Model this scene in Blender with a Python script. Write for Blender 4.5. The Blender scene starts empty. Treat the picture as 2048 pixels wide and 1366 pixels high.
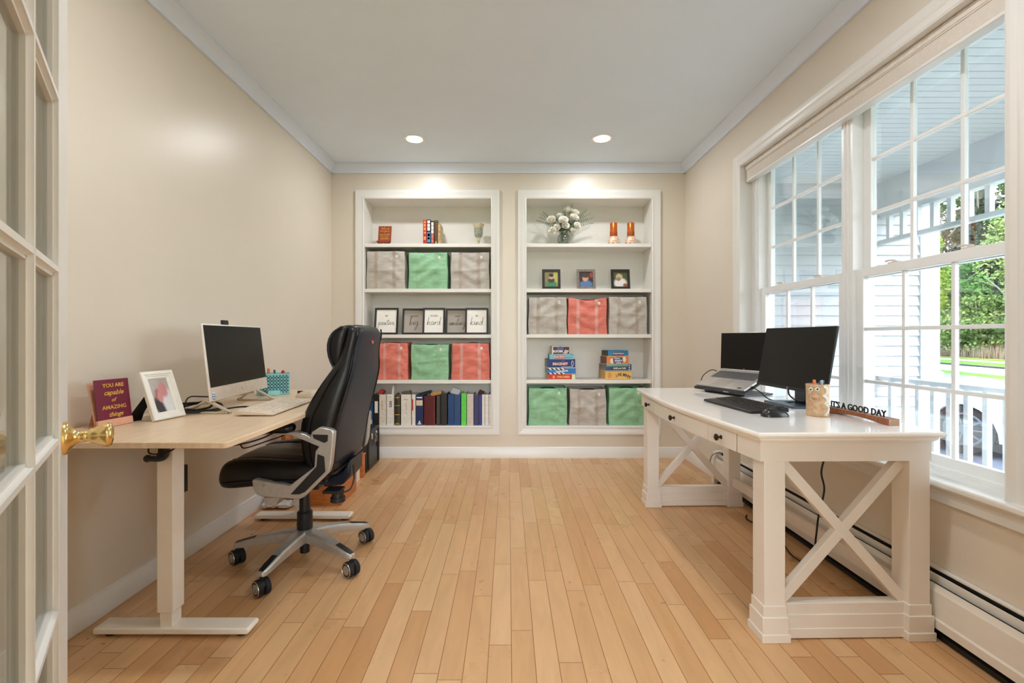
import bpy, bmesh, math, random
from mathutils import Vector, Matrix, noise
sc = bpy.context.scene
R = math.radians
random.seed(7)
# ---------------------------------------------------------------- camera
EYE = 1.12; F = 940.0
cam = bpy.data.cameras.new('camera'); cam.sensor_width = 36; cam.lens = 36*F/2048
cam.shift_x = 8/2048; cam.shift_y = -8/2048; cam.clip_start = .01; cam.clip_end = 500
co = bpy.data.objects.new('camera', cam); sc.collection.objects.link(co)
co.location = (0, 0, EYE); co.rotation_euler = (R(90), 0, 0); sc.camera = co
# ---------------------------------------------------------------- world, sun, exposure
w = bpy.data.worlds.new('sky'); sc.world = w; w.use_nodes = True
nt = w.node_tree; nt.nodes.clear()
wo = nt.nodes.new('ShaderNodeOutputWorld'); bg = nt.nodes.new('ShaderNodeBackground')
sk = nt.nodes.new('ShaderNodeTexSky'); sk.sky_type = 'NISHITA'; sk.sun_disc = False
sk.sun_elevation = R(48); sk.sun_rotation = R(150); sk.air_density = 1.0; sk.dust_density = 2.0
mx = nt.nodes.new('ShaderNodeMix'); mx.data_type = 'RGBA'; mx.inputs[0].default_value = .8
mx.inputs[7].default_value = (3.7, 3.85, 4.0, 1)
nt.links.new(sk.outputs[0], mx.inputs[6]); nt.links.new(mx.outputs[2], bg.inputs[0]); nt.links.new(bg.outputs[0], wo.inputs[0])
bg.inputs[1].default_value = 1.75
sl = bpy.data.lights.new('sun', 'SUN'); sl.energy = 2.2; sl.angle = R(2); sl.color = (1, .96, .9)
so = bpy.data.objects.new('sun', sl); sc.collection.objects.link(so)
so.rotation_euler = Vector((.50, -.66, .95)).to_track_quat('Z', 'Y').to_euler(); so.location = (8, -10, 14)
sc.view_settings.view_transform = 'Standard'; sc.view_settings.look = 'None'
sc.view_settings.exposure = 0.4; sc.view_settings.gamma = 1.0; sc.view_settings.use_curve_mapping = False
LAMP_W = 7.5; NEAR_W = 9.5; HALL_FILL_W = 13.0
sc.cycles.use_denoising = True
sc.cycles.max_bounces = 10; sc.cycles.diffuse_bounces = 6; sc.cycles.transparent_max_bounces = 16
sc.cycles.caustics_reflective = False; sc.cycles.caustics_refractive = False
sc.cycles.sample_clamp_indirect = 6
# ---------------------------------------------------------------- helpers
def lin(c):
    return tuple(((v/255)/12.92 if v/255 <= .04045 else ((v/255+.055)/1.055)**2.4) for v in c) + (1,)
MATS = {}
def mat(name, col, rough=.5, metal=0, var=.04, scale=30, bump=0.0, bscale=120, coat=0, spec=.5, emit=0, stretch=(1,1,1), col2=None, sheen=0):
    if name in MATS: return MATS[name]
    m = bpy.data.materials.new(name); m.use_nodes = True; t = m.node_tree; b = t.nodes['Principled BSDF']
    N = t.nodes.new; L = t.links.new
    tc = N('ShaderNodeTexCoord'); mp = N('ShaderNodeMapping'); mp.inputs['Scale'].default_value = stretch
    L(tc.outputs['Object'], mp.inputs[0])
    no = N('ShaderNodeTexNoise'); no.inputs['Scale'].default_value = scale; no.inputs['Detail'].default_value = 4
    L(mp.outputs[0], no.inputs[0])
    c = lin(col); c2 = lin(col2) if col2 else tuple(max(0, v*(1-var*2)) for v in c[:3])+(1,)
    r = N('ShaderNodeMix'); r.data_type = 'RGBA'; r.inputs[6].default_value = c2; r.inputs[7].default_value = c if col2 else tuple(min(1, v*(1+var)) for v in c[:3])+(1,)
    rm = N('ShaderNodeMapRange'); rm.inputs[1].default_value = .35; rm.inputs[2].default_value = .65
    L(no.outputs[0], rm.inputs[0]); L(rm.outputs[0], r.inputs[0]); L(r.outputs[2], b.inputs['Base Color'])
    b.inputs['Roughness'].default_value = rough; b.inputs['Metallic'].default_value = metal
    b.inputs['Specular IOR Level'].default_value = spec; b.inputs['Coat Weight'].default_value = coat
    if sheen: b.inputs['Sheen Weight'].default_value = sheen
    if emit:
        b.inputs['Emission Color'].default_value = c; b.inputs['Emission Strength'].default_value = emit
    if bump:
        n2 = N('ShaderNodeTexNoise'); n2.inputs['Scale'].default_value = bscale; n2.inputs['Detail'].default_value = 3
        L(mp.outputs[0], n2.inputs[0]); bp = N('ShaderNodeBump'); bp.inputs['Strength'].default_value = bump; bp.inputs['Distance'].default_value = .004
        L(n2.outputs[0], bp.inputs['Height']); L(bp.outputs[0], b.inputs['Normal'])
    MATS[name] = m; return m
def glassmat(name, tint=(250, 253, 255), gloss=.06, rough=.02):
    m = bpy.data.materials.new(name); m.use_nodes = True; t = m.node_tree; t.nodes.clear(); N = t.nodes.new; L = t.links.new
    o = N('ShaderNodeOutputMaterial'); a = N('ShaderNodeBsdfTransparent'); a.inputs[0].default_value = lin(tint)
    g = N('ShaderNodeBsdfGlossy'); g.inputs['Roughness'].default_value = rough
    lw = N('ShaderNodeLayerWeight'); lw.inputs[0].default_value = .28
    mm = N('ShaderNodeMath'); mm.operation = 'MULTIPLY_ADD'; mm.inputs[1].default_value = .33; mm.inputs[2].default_value = gloss
    L(lw.outputs['Fresnel'], mm.inputs[0]); s = N('ShaderNodeMixShader'); L(mm.outputs[0], s.inputs[0]); L(a.outputs[0], s.inputs[1]); L(g.outputs[0], s.inputs[2]); L(s.outputs[0], o.inputs[0])
    MATS[name] = m; return m
BM = bmesh.new
def bx(bm, x0, x1, y0, y1, z0, z1, M=None, mi=0):
    vs = [bm.verts.new(Vector(p)) for p in ((x0,y0,z0),(x1,y0,z0),(x1,y1,z0),(x0,y1,z0),(x0,y0,z1),(x1,y0,z1),(x1,y1,z1),(x0,y1,z1))]
    if M is not None:
        for v in vs: v.co = M @ v.co
    for f in ((3,2,1,0),(4,5,6,7),(0,1,5,4),(1,2,6,5),(2,3,7,6),(3,0,4,7)):
        fc = bm.faces.new([vs[i] for i in f]); fc.material_index = mi
    return bm
def face(bm, pts, mi=0):
    f = bm.faces.new([bm.verts.new(Vector(p)) for p in pts]); f.material_index = mi; return f
def loft(bm, rings, cap0=True, cap1=True, mi=0, closed=True):
    rs = [[bm.verts.new(Vector(p)) for p in r] for r in rings]; n = len(rs[0])
    for a, b in zip(rs, rs[1:]):
        for i in range(n if closed else n-1):
            j = (i+1) % n
            f = bm.faces.new((a[i], a[j], b[j], b[i])); f.material_index = mi
    if cap0: bm.faces.new(list(reversed(rs[0]))).material_index = mi
    if cap1: bm.faces.new(rs[-1]).material_index = mi
    return bm
def prism(bm, poly, a, b, axis='x', mi=0):
    def P(u, v, t): return {'x': (t, u, v), 'y': (u, t, v), 'z': (u, v, t)}[axis]
    return loft(bm, [[P(u, v, a) for u, v in poly], [P(u, v, b) for u, v in poly]], mi=mi)
def smooth_pts(pts, n=6):
    pts = [Vector(p) for p in pts]
    if len(pts) < 3: return pts
    out = []
    for i in range(len(pts)-1):
        p0 = pts[max(i-1, 0)]; p1 = pts[i]; p2 = pts[i+1]; p3 = pts[min(i+2, len(pts)-1)]
        for k in range(n):
            t = k/n
            out.append(.5*((2*p1)+(p2-p0)*t+(2*p0-5*p1+4*p2-p3)*t*t+(3*p1-p0-3*p2+p3)*t**3))
    out.append(pts[-1]); return out
def tube(bm, pts, r, seg=8, smooth=True, mi=0, r1=None):
    P = smooth_pts(pts) if smooth else [Vector(p) for p in pts]
    d = (P[1]-P[0]).normalized(); u = d.orthogonal().normalized(); rings = []
    for i, p in enumerate(P):
        t = (P[min(i+1, len(P)-1)]-P[max(i-1, 0)]).normalized()
        u = (u-t*u.dot(t)).normalized(); v = t.cross(u)
        rr = r if r1 is None else r+(r1-r)*i/(len(P)-1)
        rings.append([p+rr*(u*math.cos(2*math.pi*k/seg)+v*math.sin(2*math.pi*k/seg)) for k in range(seg)])
    return loft(bm, rings, mi=mi)
def cyl(bm, p0, p1, r0, r1=None, seg=20, mi=0):
    return tube(bm, [p0, p1], r0, seg, False, mi, r1 if r1 is not None else r0)
def lathe(bm, prof, seg=28, c=(0,0,0), M=None, mi=0, cap0=True, cap1=True):
    rings = []
    for r, z in prof:
        ring = [Vector((r*math.cos(2*math.pi*k/seg), r*math.sin(2*math.pi*k/seg), z)) for k in range(seg)]
        rings.append([(M @ p if M is not None else p+Vector(c)) for p in ring])
    return loft(bm, rings, cap0, cap1, mi)
def sph(bm, c, r, seg=12, sx=1, sy=1, sz=1, M=None, mi=0):
    n = max(6, seg//2); pr = [(max(.001, math.sin(math.pi*i/n)), -math.cos(math.pi*i/n)) for i in range(n+1)]
    rings = []
    for q, z in pr:
        ring = [Vector((r*sx*q*math.cos(2*math.pi*k/seg), r*sy*q*math.sin(2*math.pi*k/seg), r*sz*z)) for k in range(seg)]
        rings.append([(M @ p if M is not None else p+Vector(c)) for p in ring])
    return loft(bm, rings, mi=mi)
def frame_M(o, right, up):
    r = Vector(right).normalized(); u = Vector(up); u = (u-r*u.dot(r)).normalized(); n = r.cross(u)
    return Matrix(((r.x, u.x, n.x, o[0]), (r.y, u.y, n.y, o[1]), (r.z, u.z, n.z, o[2]), (0, 0, 0, 1)))
def text(bm, s, size, M, ext=.0006, shear=0, align='CENTER', sx=1, bold=0, mi=0):
    c = bpy.data.curves.new('t', 'FONT'); c.body = s; c.size = size; c.extrude = ext; c.shear = shear; c.resolution_u = 2
    c.align_x = align; c.align_y = 'CENTER'; c.offset = bold
    o = bpy.data.objects.new('t', c); me = bpy.data.meshes.new_from_object(o)
    n0 = len(bm.verts); f0 = len(bm.faces); bm.from_mesh(me); bm.verts.ensure_lookup_table(); bm.faces.ensure_lookup_table()
    for v in bm.verts[n0:]: v.co = M @ Vector((v.co.x*sx, v.co.y, v.co.z))
    for f in bm.faces[f0:]: f.material_index = mi
    bpy.data.objects.remove(o); bpy.data.curves.remove(c); bpy.data.meshes.remove(me)
    return bm
COL = sc.collection
def wmat(o):
    m = Matrix.LocRotScale(o.location, o.rotation_euler, o.scale)
    return wmat(o.parent) @ m if o.parent else m
def obj(name, bm, m, parent=None, world=False, bevel=0, bseg=2, subd=0, smooth=True, angle=38, loc=None, rot=None, solid=0):
    me = bpy.data.meshes.new(name)
    if world and parent is not None: bmesh.ops.transform(bm, matrix=wmat(parent).inverted(), verts=bm.verts)
    if loc is not None and world: bmesh.ops.translate(bm, vec=-Vector(loc), verts=bm.verts)
    bmesh.ops.recalc_face_normals(bm, faces=bm.faces)
    bm.to_mesh(me); bm.free()
    for mm in (m if isinstance(m, (list, tuple)) else [m]): me.materials.append(mm)
    if smooth:
        for p in me.polygons: p.use_smooth = True
        me.set_sharp_from_angle(angle=R(angle))
    o = bpy.data.objects.new(name, me); COL.objects.link(o)
    if parent is not None: o.parent = parent
    if loc is not None: o.location = loc
    if rot is not None: o.rotation_euler = rot
    if solid:
        s = o.modifiers.new('s', 'SOLIDIFY'); s.thickness = solid
    if bevel:
        b = o.modifiers.new('b', 'BEVEL'); b.width = bevel; b.segments = bseg; b.limit_method = 'ANGLE'; b.angle_limit = R(40); b.harden_normals = False
    if subd:
        s = o.modifiers.new('u', 'SUBSURF'); s.levels = subd; s.render_levels = subd
    return o
def tag(o, label, cat, group=None, kind=None):
    if label: o['label'] = label
    if cat: o['category'] = cat
    if group: o['group'] = group
    if kind: o['kind'] = kind
    return o
def thing(name, label, cat, loc=(0,0,0), rz=0, group=None, kind=None):
    o = bpy.data.objects.new(name, None); COL.objects.link(o); o.location = loc; o.rotation_euler = (0, 0, rz); o.empty_display_size = .05
    return tag(o, label, cat, group, kind)
def struct(name, bm, m, parent=None, **k):
    o = obj(name, bm, m, parent, **k)
    if parent is None: o['kind'] = 'structure'
    return o
def copy_tree(o, parent=None):
    c = o.copy(); COL.objects.link(c); c.parent = parent
    for ch in list(o.children): copy_tree(ch, c)
    return c
def P(px, py, Y): return Vector(((px-1016)*Y/F, Y, EYE-(py-675)*Y/F))
# ---------------------------------------------------------------- materials
def floor_mat():
    m = bpy.data.materials.new('maple_planks'); m.use_nodes = True; t = m.node_tree; b = t.nodes['Principled BSDF']; N = t.nodes.new; L = t.links.new
    tc = N('ShaderNodeTexCoord'); sp = N('ShaderNodeSeparateXYZ'); L(tc.outputs['Object'], sp.inputs[0])
    def mth(op, a, b_=None, c=None):
        n = N('ShaderNodeMath'); n.operation = op
        for i, v in enumerate((a, b_, c)):
            if v is None: continue
            if isinstance(v, (int, float)): n.inputs[i].default_value = v
            else: L(v, n.inputs[i])
        return n.outputs[0]
    W = .0815
    xr = mth('DIVIDE', mth('ADD', sp.outputs[0], 10.012), W); row = mth('FLOOR', xr); fx = mth('FRACT', xr)
    wn = N('ShaderNodeTexWhiteNoise'); wn.noise_dimensions = '1D'; L(row, wn.inputs['W'])
    Lr = mth('MULTIPLY_ADD', wn.outputs[0], .38, .58)
    yr = mth('DIVIDE', mth('ADD', mth('MULTIPLY', wn.outputs[0], 37.7), mth('ADD', sp.outputs[1], 10)), Lr)
    cl0 = mth('FLOOR', yr); fy = mth('FRACT', yr)
    cb = N('ShaderNodeCombineXYZ'); L(row, cb.inputs[0]); L(cl0, cb.inputs[1])
    w2 = N('ShaderNodeTexWhiteNoise'); w2.noise_dimensions = '3D'; L(cb.outputs[0], w2.inputs[0])
    # second cut inside some planks
    cr = N('ShaderNodeValToRGB'); e = cr.color_ramp.elements
    e[0].position = 0; e[0].color = lin((196, 147, 98)); e[1].position = 1; e[1].color = lin((217, 177, 132))
    for p, c in ((.12, (204, 157, 109)), (.4, (210, 166, 119)), (.75, (214, 172, 126))):
        k = e.new(p); k.color = lin(c)
    L(w2.outputs[0], cr.inputs[0])
    mp = N('ShaderNodeCombineXYZ'); L(mth('MULTIPLY', sp.outputs[0], 22), mp.inputs[0]); L(mth('MULTIPLY_ADD', sp.outputs[1], 3.5, mth('MULTIPLY', w2.outputs[0], 50)), mp.inputs[1])
    gn = N('ShaderNodeTexNoise'); gn.inputs['Scale'].default_value = 1; gn.inputs['Detail'].default_value = 5; gn.inputs['Distortion'].default_value = .6; L(mp.outputs[0], gn.inputs[0])
    g2 = N('ShaderNodeTexNoise'); g2.inputs['Scale'].default_value = 5; g2.inputs['Detail'].default_value = 3; L(tc.outputs['Object'], g2.inputs[0])
    mv = N('ShaderNodeMix'); mv.data_type = 'RGBA'; mv.blend_type = 'MULTIPLY'; mv.inputs[0].default_value = .22
    L(cr.outputs[0], mv.inputs[6]); rg = N('ShaderNodeMapRange'); rg.inputs[1].default_value = .3; rg.inputs[2].default_value = .7; rg.inputs[3].default_value = .55; rg.inputs[4].default_value = 1.15
    L(gn.outputs[0], rg.inputs[0]); L(rg.outputs[0], mv.inputs[7])
    sp2 = N('ShaderNodeTexNoise'); sp2.inputs['Scale'].default_value = 1.0; L(mp.outputs[0], sp2.inputs[0]); 
    kn = N('ShaderNodeTexNoise'); kn.inputs['Scale'].default_value = 26; kn.inputs['Detail'].default_value = 1; L(tc.outputs['Object'], kn.inputs[0])
    kk = mth('GREATER_THAN', kn.outputs[0], .80)
    mk = N('ShaderNodeMix'); mk.data_type = 'RGBA'; L(mth('MULTIPLY', kk, .6), mk.inputs[0]); L(mv.outputs[2], mk.inputs[6]); mk.inputs[7].default_value = lin((120, 80, 50))
    ex = mth('MINIMUM', fx, mth('SUBTRACT', 1, fx)); ey = mth('MULTIPLY', mth('MINIMUM', fy, mth('SUBTRACT', 1, fy)), mth('DIVIDE', Lr, W))
    ed = mth('MINIMUM', ex, ey)
    er = N('ShaderNodeMapRange'); er.inputs[1].default_value = .008; er.inputs[2].default_value = .022; L(ed, er.inputs[0])
    me = N('ShaderNodeMix'); me.data_type = 'RGBA'; L(er.outputs[0], me.inputs[0]); me.inputs[6].default_value = lin((140, 92, 52)); L(mk.outputs[2], me.inputs[7])
    L(me.outputs[2], b.inputs['Base Color']); b.inputs['Roughness'].default_value = .27; b.inputs['Specular IOR Level'].default_value = .42
    rr = mth('MULTIPLY_ADD', g2.outputs[0], .2, .2); L(rr, b.inputs['Roughness'])
    bp = N('ShaderNodeBump'); bp.inputs['Strength'].default_value = .25; bp.inputs['Distance'].default_value = .002; L(er.outputs[0], bp.inputs['Height']); L(bp.outputs[0], b.inputs['Normal'])
    return m
FLOOR = floor_mat()
WALL = mat('cream_wall_paint', (220, 211, 196), .34, spec=.5, var=.006, scale=3, bump=.06, bscale=300)
CEIL = mat('ceiling_paint', (228, 241, 255), .8, var=.005, scale=4, bump=.05, bscale=200)
TRIM = mat('white_trim_paint', (228, 227, 223), .32, var=.006, scale=5)
CROWN = mat('crown_paint', (222, 232, 246), .45, var=.005, scale=5)
SHELFW = mat('shelf_paint', (232, 230, 224), .38, var=.008, scale=6)
DESKW = mat('white_desk_lacquer', (246, 243, 238), .15, var=.006, scale=8, coat=.25)
DESKL = mat('desk_paint_low_light', (230, 222, 212), .33, var=.01, scale=8)  # white desk paint toned beige for the low light below the top
VINYL = mat('window_vinyl', (236, 238, 238), .3, var=.005)
SHADEF = mat('shade_fabric', (216, 208, 198), .9, var=.02, scale=90, bump=.1)
DARK = mat('dark_slot', (18, 18, 18), .6, var=.02)
HEATW = mat('heater_enamel', (232, 228, 220), .35, var=.008)
BLACKP = mat('black_plastic', (24, 24, 26), .42, var=.05, scale=60, bump=.05, bscale=600)
BLACKM = mat('black_metal', (30, 32, 36), .38, metal=.3, var=.03)
SCREEN = mat('dark_screen', (14, 14, 14), .3, var=.01, spec=.25)
SILVER = mat('brushed_silver', (190, 188, 184), .32, metal=.85, var=.04, scale=60)
SILVERP = mat('satin_silver_plastic', (188, 186, 182), .28, metal=.6, var=.04, scale=40)
LAPTOP = mat('laptop_aluminium', (196, 190, 184), .36, metal=.6, var=.02)
CHROME = mat('polished_metal', (215, 215, 215), .12, metal=1, var=.01)
BRASS = mat('polished_brass', (232, 200, 134), .2, metal=1, var=.03)
LEATHER = mat('black_leather', (14, 14, 16), .3, var=.1, scale=40, bump=.22, bscale=260, coat=.0, spec=.4)
LEATHERB = mat('black_leather_blue_sheen', (28, 34, 48), .42, var=.08, scale=30, bump=.12, bscale=300, spec=.35)  # black leather with the window's bluish reflection put into its colour
OAK = mat('pale_laminate', (226, 202, 172), .34, var=.05, scale=7, stretch=(12, 1, 1), col2=(214, 188, 156))
DESKMET = mat('white_powder_coat', (236, 230, 220), .4, var=.01)
RUBBER = mat('black_rubber', (18, 18, 18), .7)
PAPER = mat('white_paper', (240, 238, 232), .8, var=.01)
PAPERG = mat('grey_print_paper', (176, 168, 158), .8, var=.02)
INK = mat('black_ink', (28, 26, 26), .7)
WOODF = mat('walnut_block', (160, 98, 62), .45, var=.12, scale=9, stretch=(1, 8, 1), col2=(128, 74, 44))
GLASS = glassmat('window_glass', gloss=.03)
GLASSD = glassmat('door_glass', (244, 246, 244), gloss=.10)
GLASSV = glassmat('clear_vase_glass', (236, 240, 238), gloss=.12)
SIDING = mat('white_vinyl_siding', (178, 182, 186), .5, var=.01)
PORCHW = mat('porch_white_paint', (212, 217, 220), .5, var=.01)
# ---------------------------------------------------------------- room shell
XL, XR, YB, YF, ZC = -1.645, 1.65, 4.38, .42, 2.73
struct('floor', bx(BM(), XL-.1, XR+.15, -2.3, YB+.1, -.12, 0), FLOOR)
struct('ceiling', bx(BM(), XL-.1, XR+.18, -2.3, YB+.4, ZC, ZC+.12), CEIL)
struct('wall_left', bx(BM(), XL-.12, XL, YF-.12, YB+.4, -.1, ZC), WALL)
NL = (-1.337, -.158); NR = (.172, 1.337); NZ0 = .298; NZ1 = 2.411; ND = .27
b = BM()
EE = .024
for a, c in ((XL, NL[0]-EE), (NL[1]+EE, NR[0]-EE), (NR[1]+EE, XR)): bx(b, a, c, YB, YB+.12, 0, ZC)
for a, c in (NL, NR): bx(b, a-EE, c+EE, YB, YB+.12, 0, NZ0-EE); bx(b, a-EE, c+EE, YB, YB+.12, NZ1+EE, ZC)
struct('wall_back', b, WALL)
WY0, WY1, WZ0, WZ1 = 1.55, 3.32, .585, 2.33
b = BM()
bx(b, XR, XR+.18, YF-.12, WY0-.015, -.1, ZC); bx(b, XR, XR+.18, WY1+.015, YB+.4, -.1, ZC); bx(b, XR, XR+.18, WY0-.015, WY1+.015, -.1, WZ0-.026); bx(b, XR, XR+.18, WY0-.015, WY1+.015, WZ1+.015, ZC)
struct('wall_right', b, WALL)
b = BM(); bx(b, XL, -.53, YF-.12, YF, 0, ZC); bx(b, .78, XR, YF-.12, YF, 0, ZC); bx(b, -.53, .78, YF-.12, YF, 2.12, ZC)
struct('wall_front', b, WALL)
b = BM(); bx(b, XL-.12, XL, -2.3, YF-.12, 0, ZC); struct('wall_hall_left', b, WALL)
b = BM(); bx(b, XR, XR+.12, -2.3, YF-.12, 0, ZC); struct('wall_hall_right', b, WALL)
b = BM(); bx(b, XL-.12, -.9, -2.42, -2.3, 0, ZC); bx(b, 1.1, XR+.12, -2.42, -2.3, 0, ZC); bx(b, -.9, 1.1, -2.42, -2.3, 2.3, ZC); struct('wall_hall_end', b, WALL)  # opening added behind the camera to let sky light fill the room
struct('ceiling_added_sun_block', bx(BM(), -2, 2, -4.2, -2.3, 2.75, 2.85), TRIM)  # unseen slab added to keep the sun out of the hall
struct('wall_behind_bookcases', bx(BM(), XL, XR, YB+.32, YB+.4, 0, ZC), WALL)
# crown moulding: profile (out from wall, down from ceiling)
CP = [(0, 0), (.062, 0), (.062, .012), (.052, .02), (.040, .030), (.028, .046), (.018, .060), (.014, .066), (.014, .082), (0, .082)]
def crown(name, poly, a, c, axis): struct(name, prism(BM(), poly, a, c, axis), CROWN, angle=30)
crown('trim_1', [(XL+o, ZC-d) for o, d in CP], YF, YB, 'y')
crown('trim_2', [(XR-o, ZC-d) for o, d in CP], YF, YB, 'y')
crown('trim_3', [(YB-o, ZC-d) for o, d in CP], XL, XR, 'x')
crown('trim_4', [(YF+o, ZC-d) for o, d in CP], XL, XR, 'x')
BP = [(0, 0), (.016, 0), (.016, .082), (.012, .088), (.012, .094), (.006, .1), (0, .1)]
struct('baseboard_left', prism(BM(), [(XL+o, d) for o, d in BP], YF, YB, 'y'), TRIM)
struct('baseboard_right', prism(BM(), [(XR-o, d) for o, d in BP], 3.63, YB, 'y'), TRIM)
struct('baseboard_back', prism(BM(), [(YB-o, d) for o, d in BP], XL, XR, 'x'), TRIM)
b = BM(); prism(b, [(YF+o, d) for o, d in BP], XL, -.62, 'x'); prism(b, [(YF+o, d) for o, d in BP], .87, XR, 'x')
struct('baseboard_front', b, TRIM)
# ---------------------------------------------------------------- recessed lights
def downlight(x, y, label, W, group=None):
    t = thing('recessed_light', label, 'ceiling light', (x, y, ZC), group=group)
    obj('trim_ring', lathe(BM(), [(.062, -.001), (.078, -.001), (.086, -.004), (.088, 0), (.062, .004)], 40, cap0=False, cap1=False), TRIM, t)
    obj('lens', lathe(BM(), [(.0005, -.003), (.045, -.0028), (.064, -.0015)], 40, cap1=False), mat('lamp_lens', (255, 246, 230), .5, emit=9, var=0), t)
    l = bpy.data.lights.new('lamp', 'AREA'); l.shape = 'DISK'; l.size = .125; l.energy = W; l.color = (.97, .975, 1.0)
    lo = bpy.data.objects.new('lamp', l); COL.objects.link(lo); lo.parent = t; lo.location = (0, 0, -.007)
    return t
downlight(-.76, 3.82, 'round white recessed ceiling light above the left bookcase', LAMP_W)
downlight(.762, 3.81, 'round white recessed ceiling light above the right bookcase', LAMP_W)
downlight(-.76, 1.45, 'round recessed ceiling light near the glass door', NEAR_W)
downlight(.762, 1.45, 'round recessed ceiling light over the near end of the white desk', NEAR_W)
downlight(-.95, -1.7, 'round unseen fill light added at the left of the hallway ceiling', HALL_FILL_W)  # both hallway lamps are added behind the camera as fill
downlight(.95, -1.7, 'round unseen fill light added at the right of the hallway ceiling', HALL_FILL_W)
# ---------------------------------------------------------------- built-in bookcases
def casing_ring(bm, x0, x1, z0, z1, wd=.078):
    pr = [(0, 0), (0, -.014), (.012, -.018), (.018, -.013), (.040, -.014), (.052, -.020), (.066, -.024), (wd, -.024), (wd, 0)]
    rings = []
    for cx, cz, sx, sz in ((x0, z0, -1, -1), (x1, z0, 1, -1), (x1, z1, 1, 1), (x0, z1, -1, 1)):
        rings.append([(cx+sx*o, YB+d, cz+sz*o) for o, d in pr])
    rings.append(rings[0]); loft(bm, rings, False, False)
    return bm
def bookcase(x0, x1, zs, label):
    t = thing('bookcase', label, 'bookcase', ((x0+x1)/2, YB, NZ0))
    obj('casing', casing_ring(BM(), x0, x1, NZ0, NZ1), TRIM, t, world=True, angle=25)
    y0, y1 = YB-.001, YB+ND+.01; e = .018
    obj('back_panel', bx(BM(), x0-e, x1+e, YB+ND, y1, NZ0-e, NZ1+e), SHELFW, t, world=True)
    for s in (x0, x1): obj('side_panel', bx(BM(), min(s, s+(e if s == x1 else -e)), max(s, s+(e if s == x1 else -e)), y0, YB+ND, NZ0-e, NZ1+e), SHELFW, t, world=True)
    obj('top_panel', bx(BM(), x0, x1, y0, YB+ND, NZ1, NZ1+e), SHELFW, t, world=True)
    obj('bottom_panel', bx(BM(), x0, x1, y0, YB+ND, NZ0-e, NZ0), SHELFW, t, world=True)
    for z in zs: obj('shelf', bx(BM(), x0+.0005, x1-.0005, YB+.006, YB+ND-.0005, z-.033, z), SHELFW, t, world=True, bevel=.002)
SY = YB+.006
def zz(py, Y=SY): return EYE-(py-675)*Y/F
ZL = [zz(487), zz(577.5), zz(669), zz(760.2)]; ZR = [zz(487), zz(577.5), zz(668.6), zz(760)]
bookcase(*NL, ZL, 'left white built-in bookcase recessed in the back wall, full of binders and bags')
bookcase(*NR, ZR, 'right white built-in bookcase recessed in the back wall, holding flowers and board games')
ZB = NZ0
# ---------------------------------------------------------------- window
wn = thing('window_1', None, None, (XR, 2.435, WZ0), kind='structure')
b = BM()
bx(b, XR, 1.83, WY0-.012, WY0, WZ0-.02, WZ1+.012); bx(b, XR, 1.83, WY1, WY1+.012, WZ0-.02, WZ1+.012); bx(b, XR, 1.83, WY0, WY1, WZ1, WZ1+.012)
obj('jamb', b, TRIM, wn, world=True)
b = BM(); pr = [(0, 0), (0, -.012), (.010, -.017), (.016, -.012), (.038, -.013), (.050, -.020), (.064, -.024), (.08, -.024), (.08, 0)]
rings = []
for cy, cz, sy, sz in ((WY0, WZ0, -1, 0), (WY0, WZ1, -1, 1), (WY1, WZ1, 1, 1), (WY1, WZ0, 1, 0)):
    rings.append([(XR+d, cy+sy*o, cz+sz*o) for o, d in pr])
loft(b, rings); obj('casing', b, TRIM, wn, world=True, angle=25)
obj('stool', bx(BM(), XR-.055, 1.735, WY0-.105, WY1+.105, WZ0-.024, WZ0), TRIM, wn, world=True, bevel=.007, bseg=3)
ap = [(XR, WZ0-.024), (XR-.03, WZ0-.024), (XR-.028, WZ0-.034), (XR-.014, WZ0-.044), (XR-.018, WZ0-.056), (XR-.014, WZ0-.062), (XR-.022, WZ0-.085), (XR-.014, WZ0-.088), (XR, WZ0-.088)]
b = BM(); loft(b, [[(x, y, z) for x, z in ap] for y in (WY0-.065, WY1+.065)]); obj('apron', b, TRIM, wn, world=True, angle=25)
MUL = (2.345, 2.425)
b = BM()
bx(b, 1.72, 1.83, MUL[0], MUL[1], WZ0, WZ1); bx(b, 1.72, 1.83, WY0, 1.57, WZ0, WZ1); bx(b, 1.72, 1.83, 3.225, WY1, WZ0, WZ1)
bx(b, 1.735, 1.83, WY0, WY1, WZ0-.02, WZ0+.018); bx(b, 1.72, 1.83, WY0, WY1, 2.295, WZ1)
for y in (3.235, 3.255): bx(b, 1.712, 1.722, y, y+.006, WZ0+.018, WZ1)
for y in (2.37, 2.395): bx(b, 1.712, 1.722, y, y+.006, WZ0+.018, WZ1)
obj('window_frame', b, VINYL, wn, world=True, bevel=.002)
def sash(g0, g1, zg0, zg1, x, mz, my, s0, s1, rb, rt):
    b = BM(); xa, xb = x-.015, x+.015
    bx(b, xa, xb, s0, g0, zg0-rb, zg1+rt); bx(b, xa, xb, g1, s1, zg0-rb, zg1+rt)
    bx(b, xa, xb, g0, g1, zg0-rb, zg0); bx(b, xa, xb, g0, g1, zg1, zg1+rt)
    for z in mz: bx(b, x-.009, x+.009, g0, g1, z-.008, z+.008)
    for y in my: bx(b, x-.0085, x+.0085, y-.008, y+.008, zg0, zg1)
    s = obj('sash', b, VINYL, wn, world=True, bevel=.002)
    obj('glass_pane', bx(BM(), x-.002, x+.002, g0-.003, g1+.003, zg0-.003, zg1+.003), GLASS, s, world=True, smooth=False)
    return s
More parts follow.
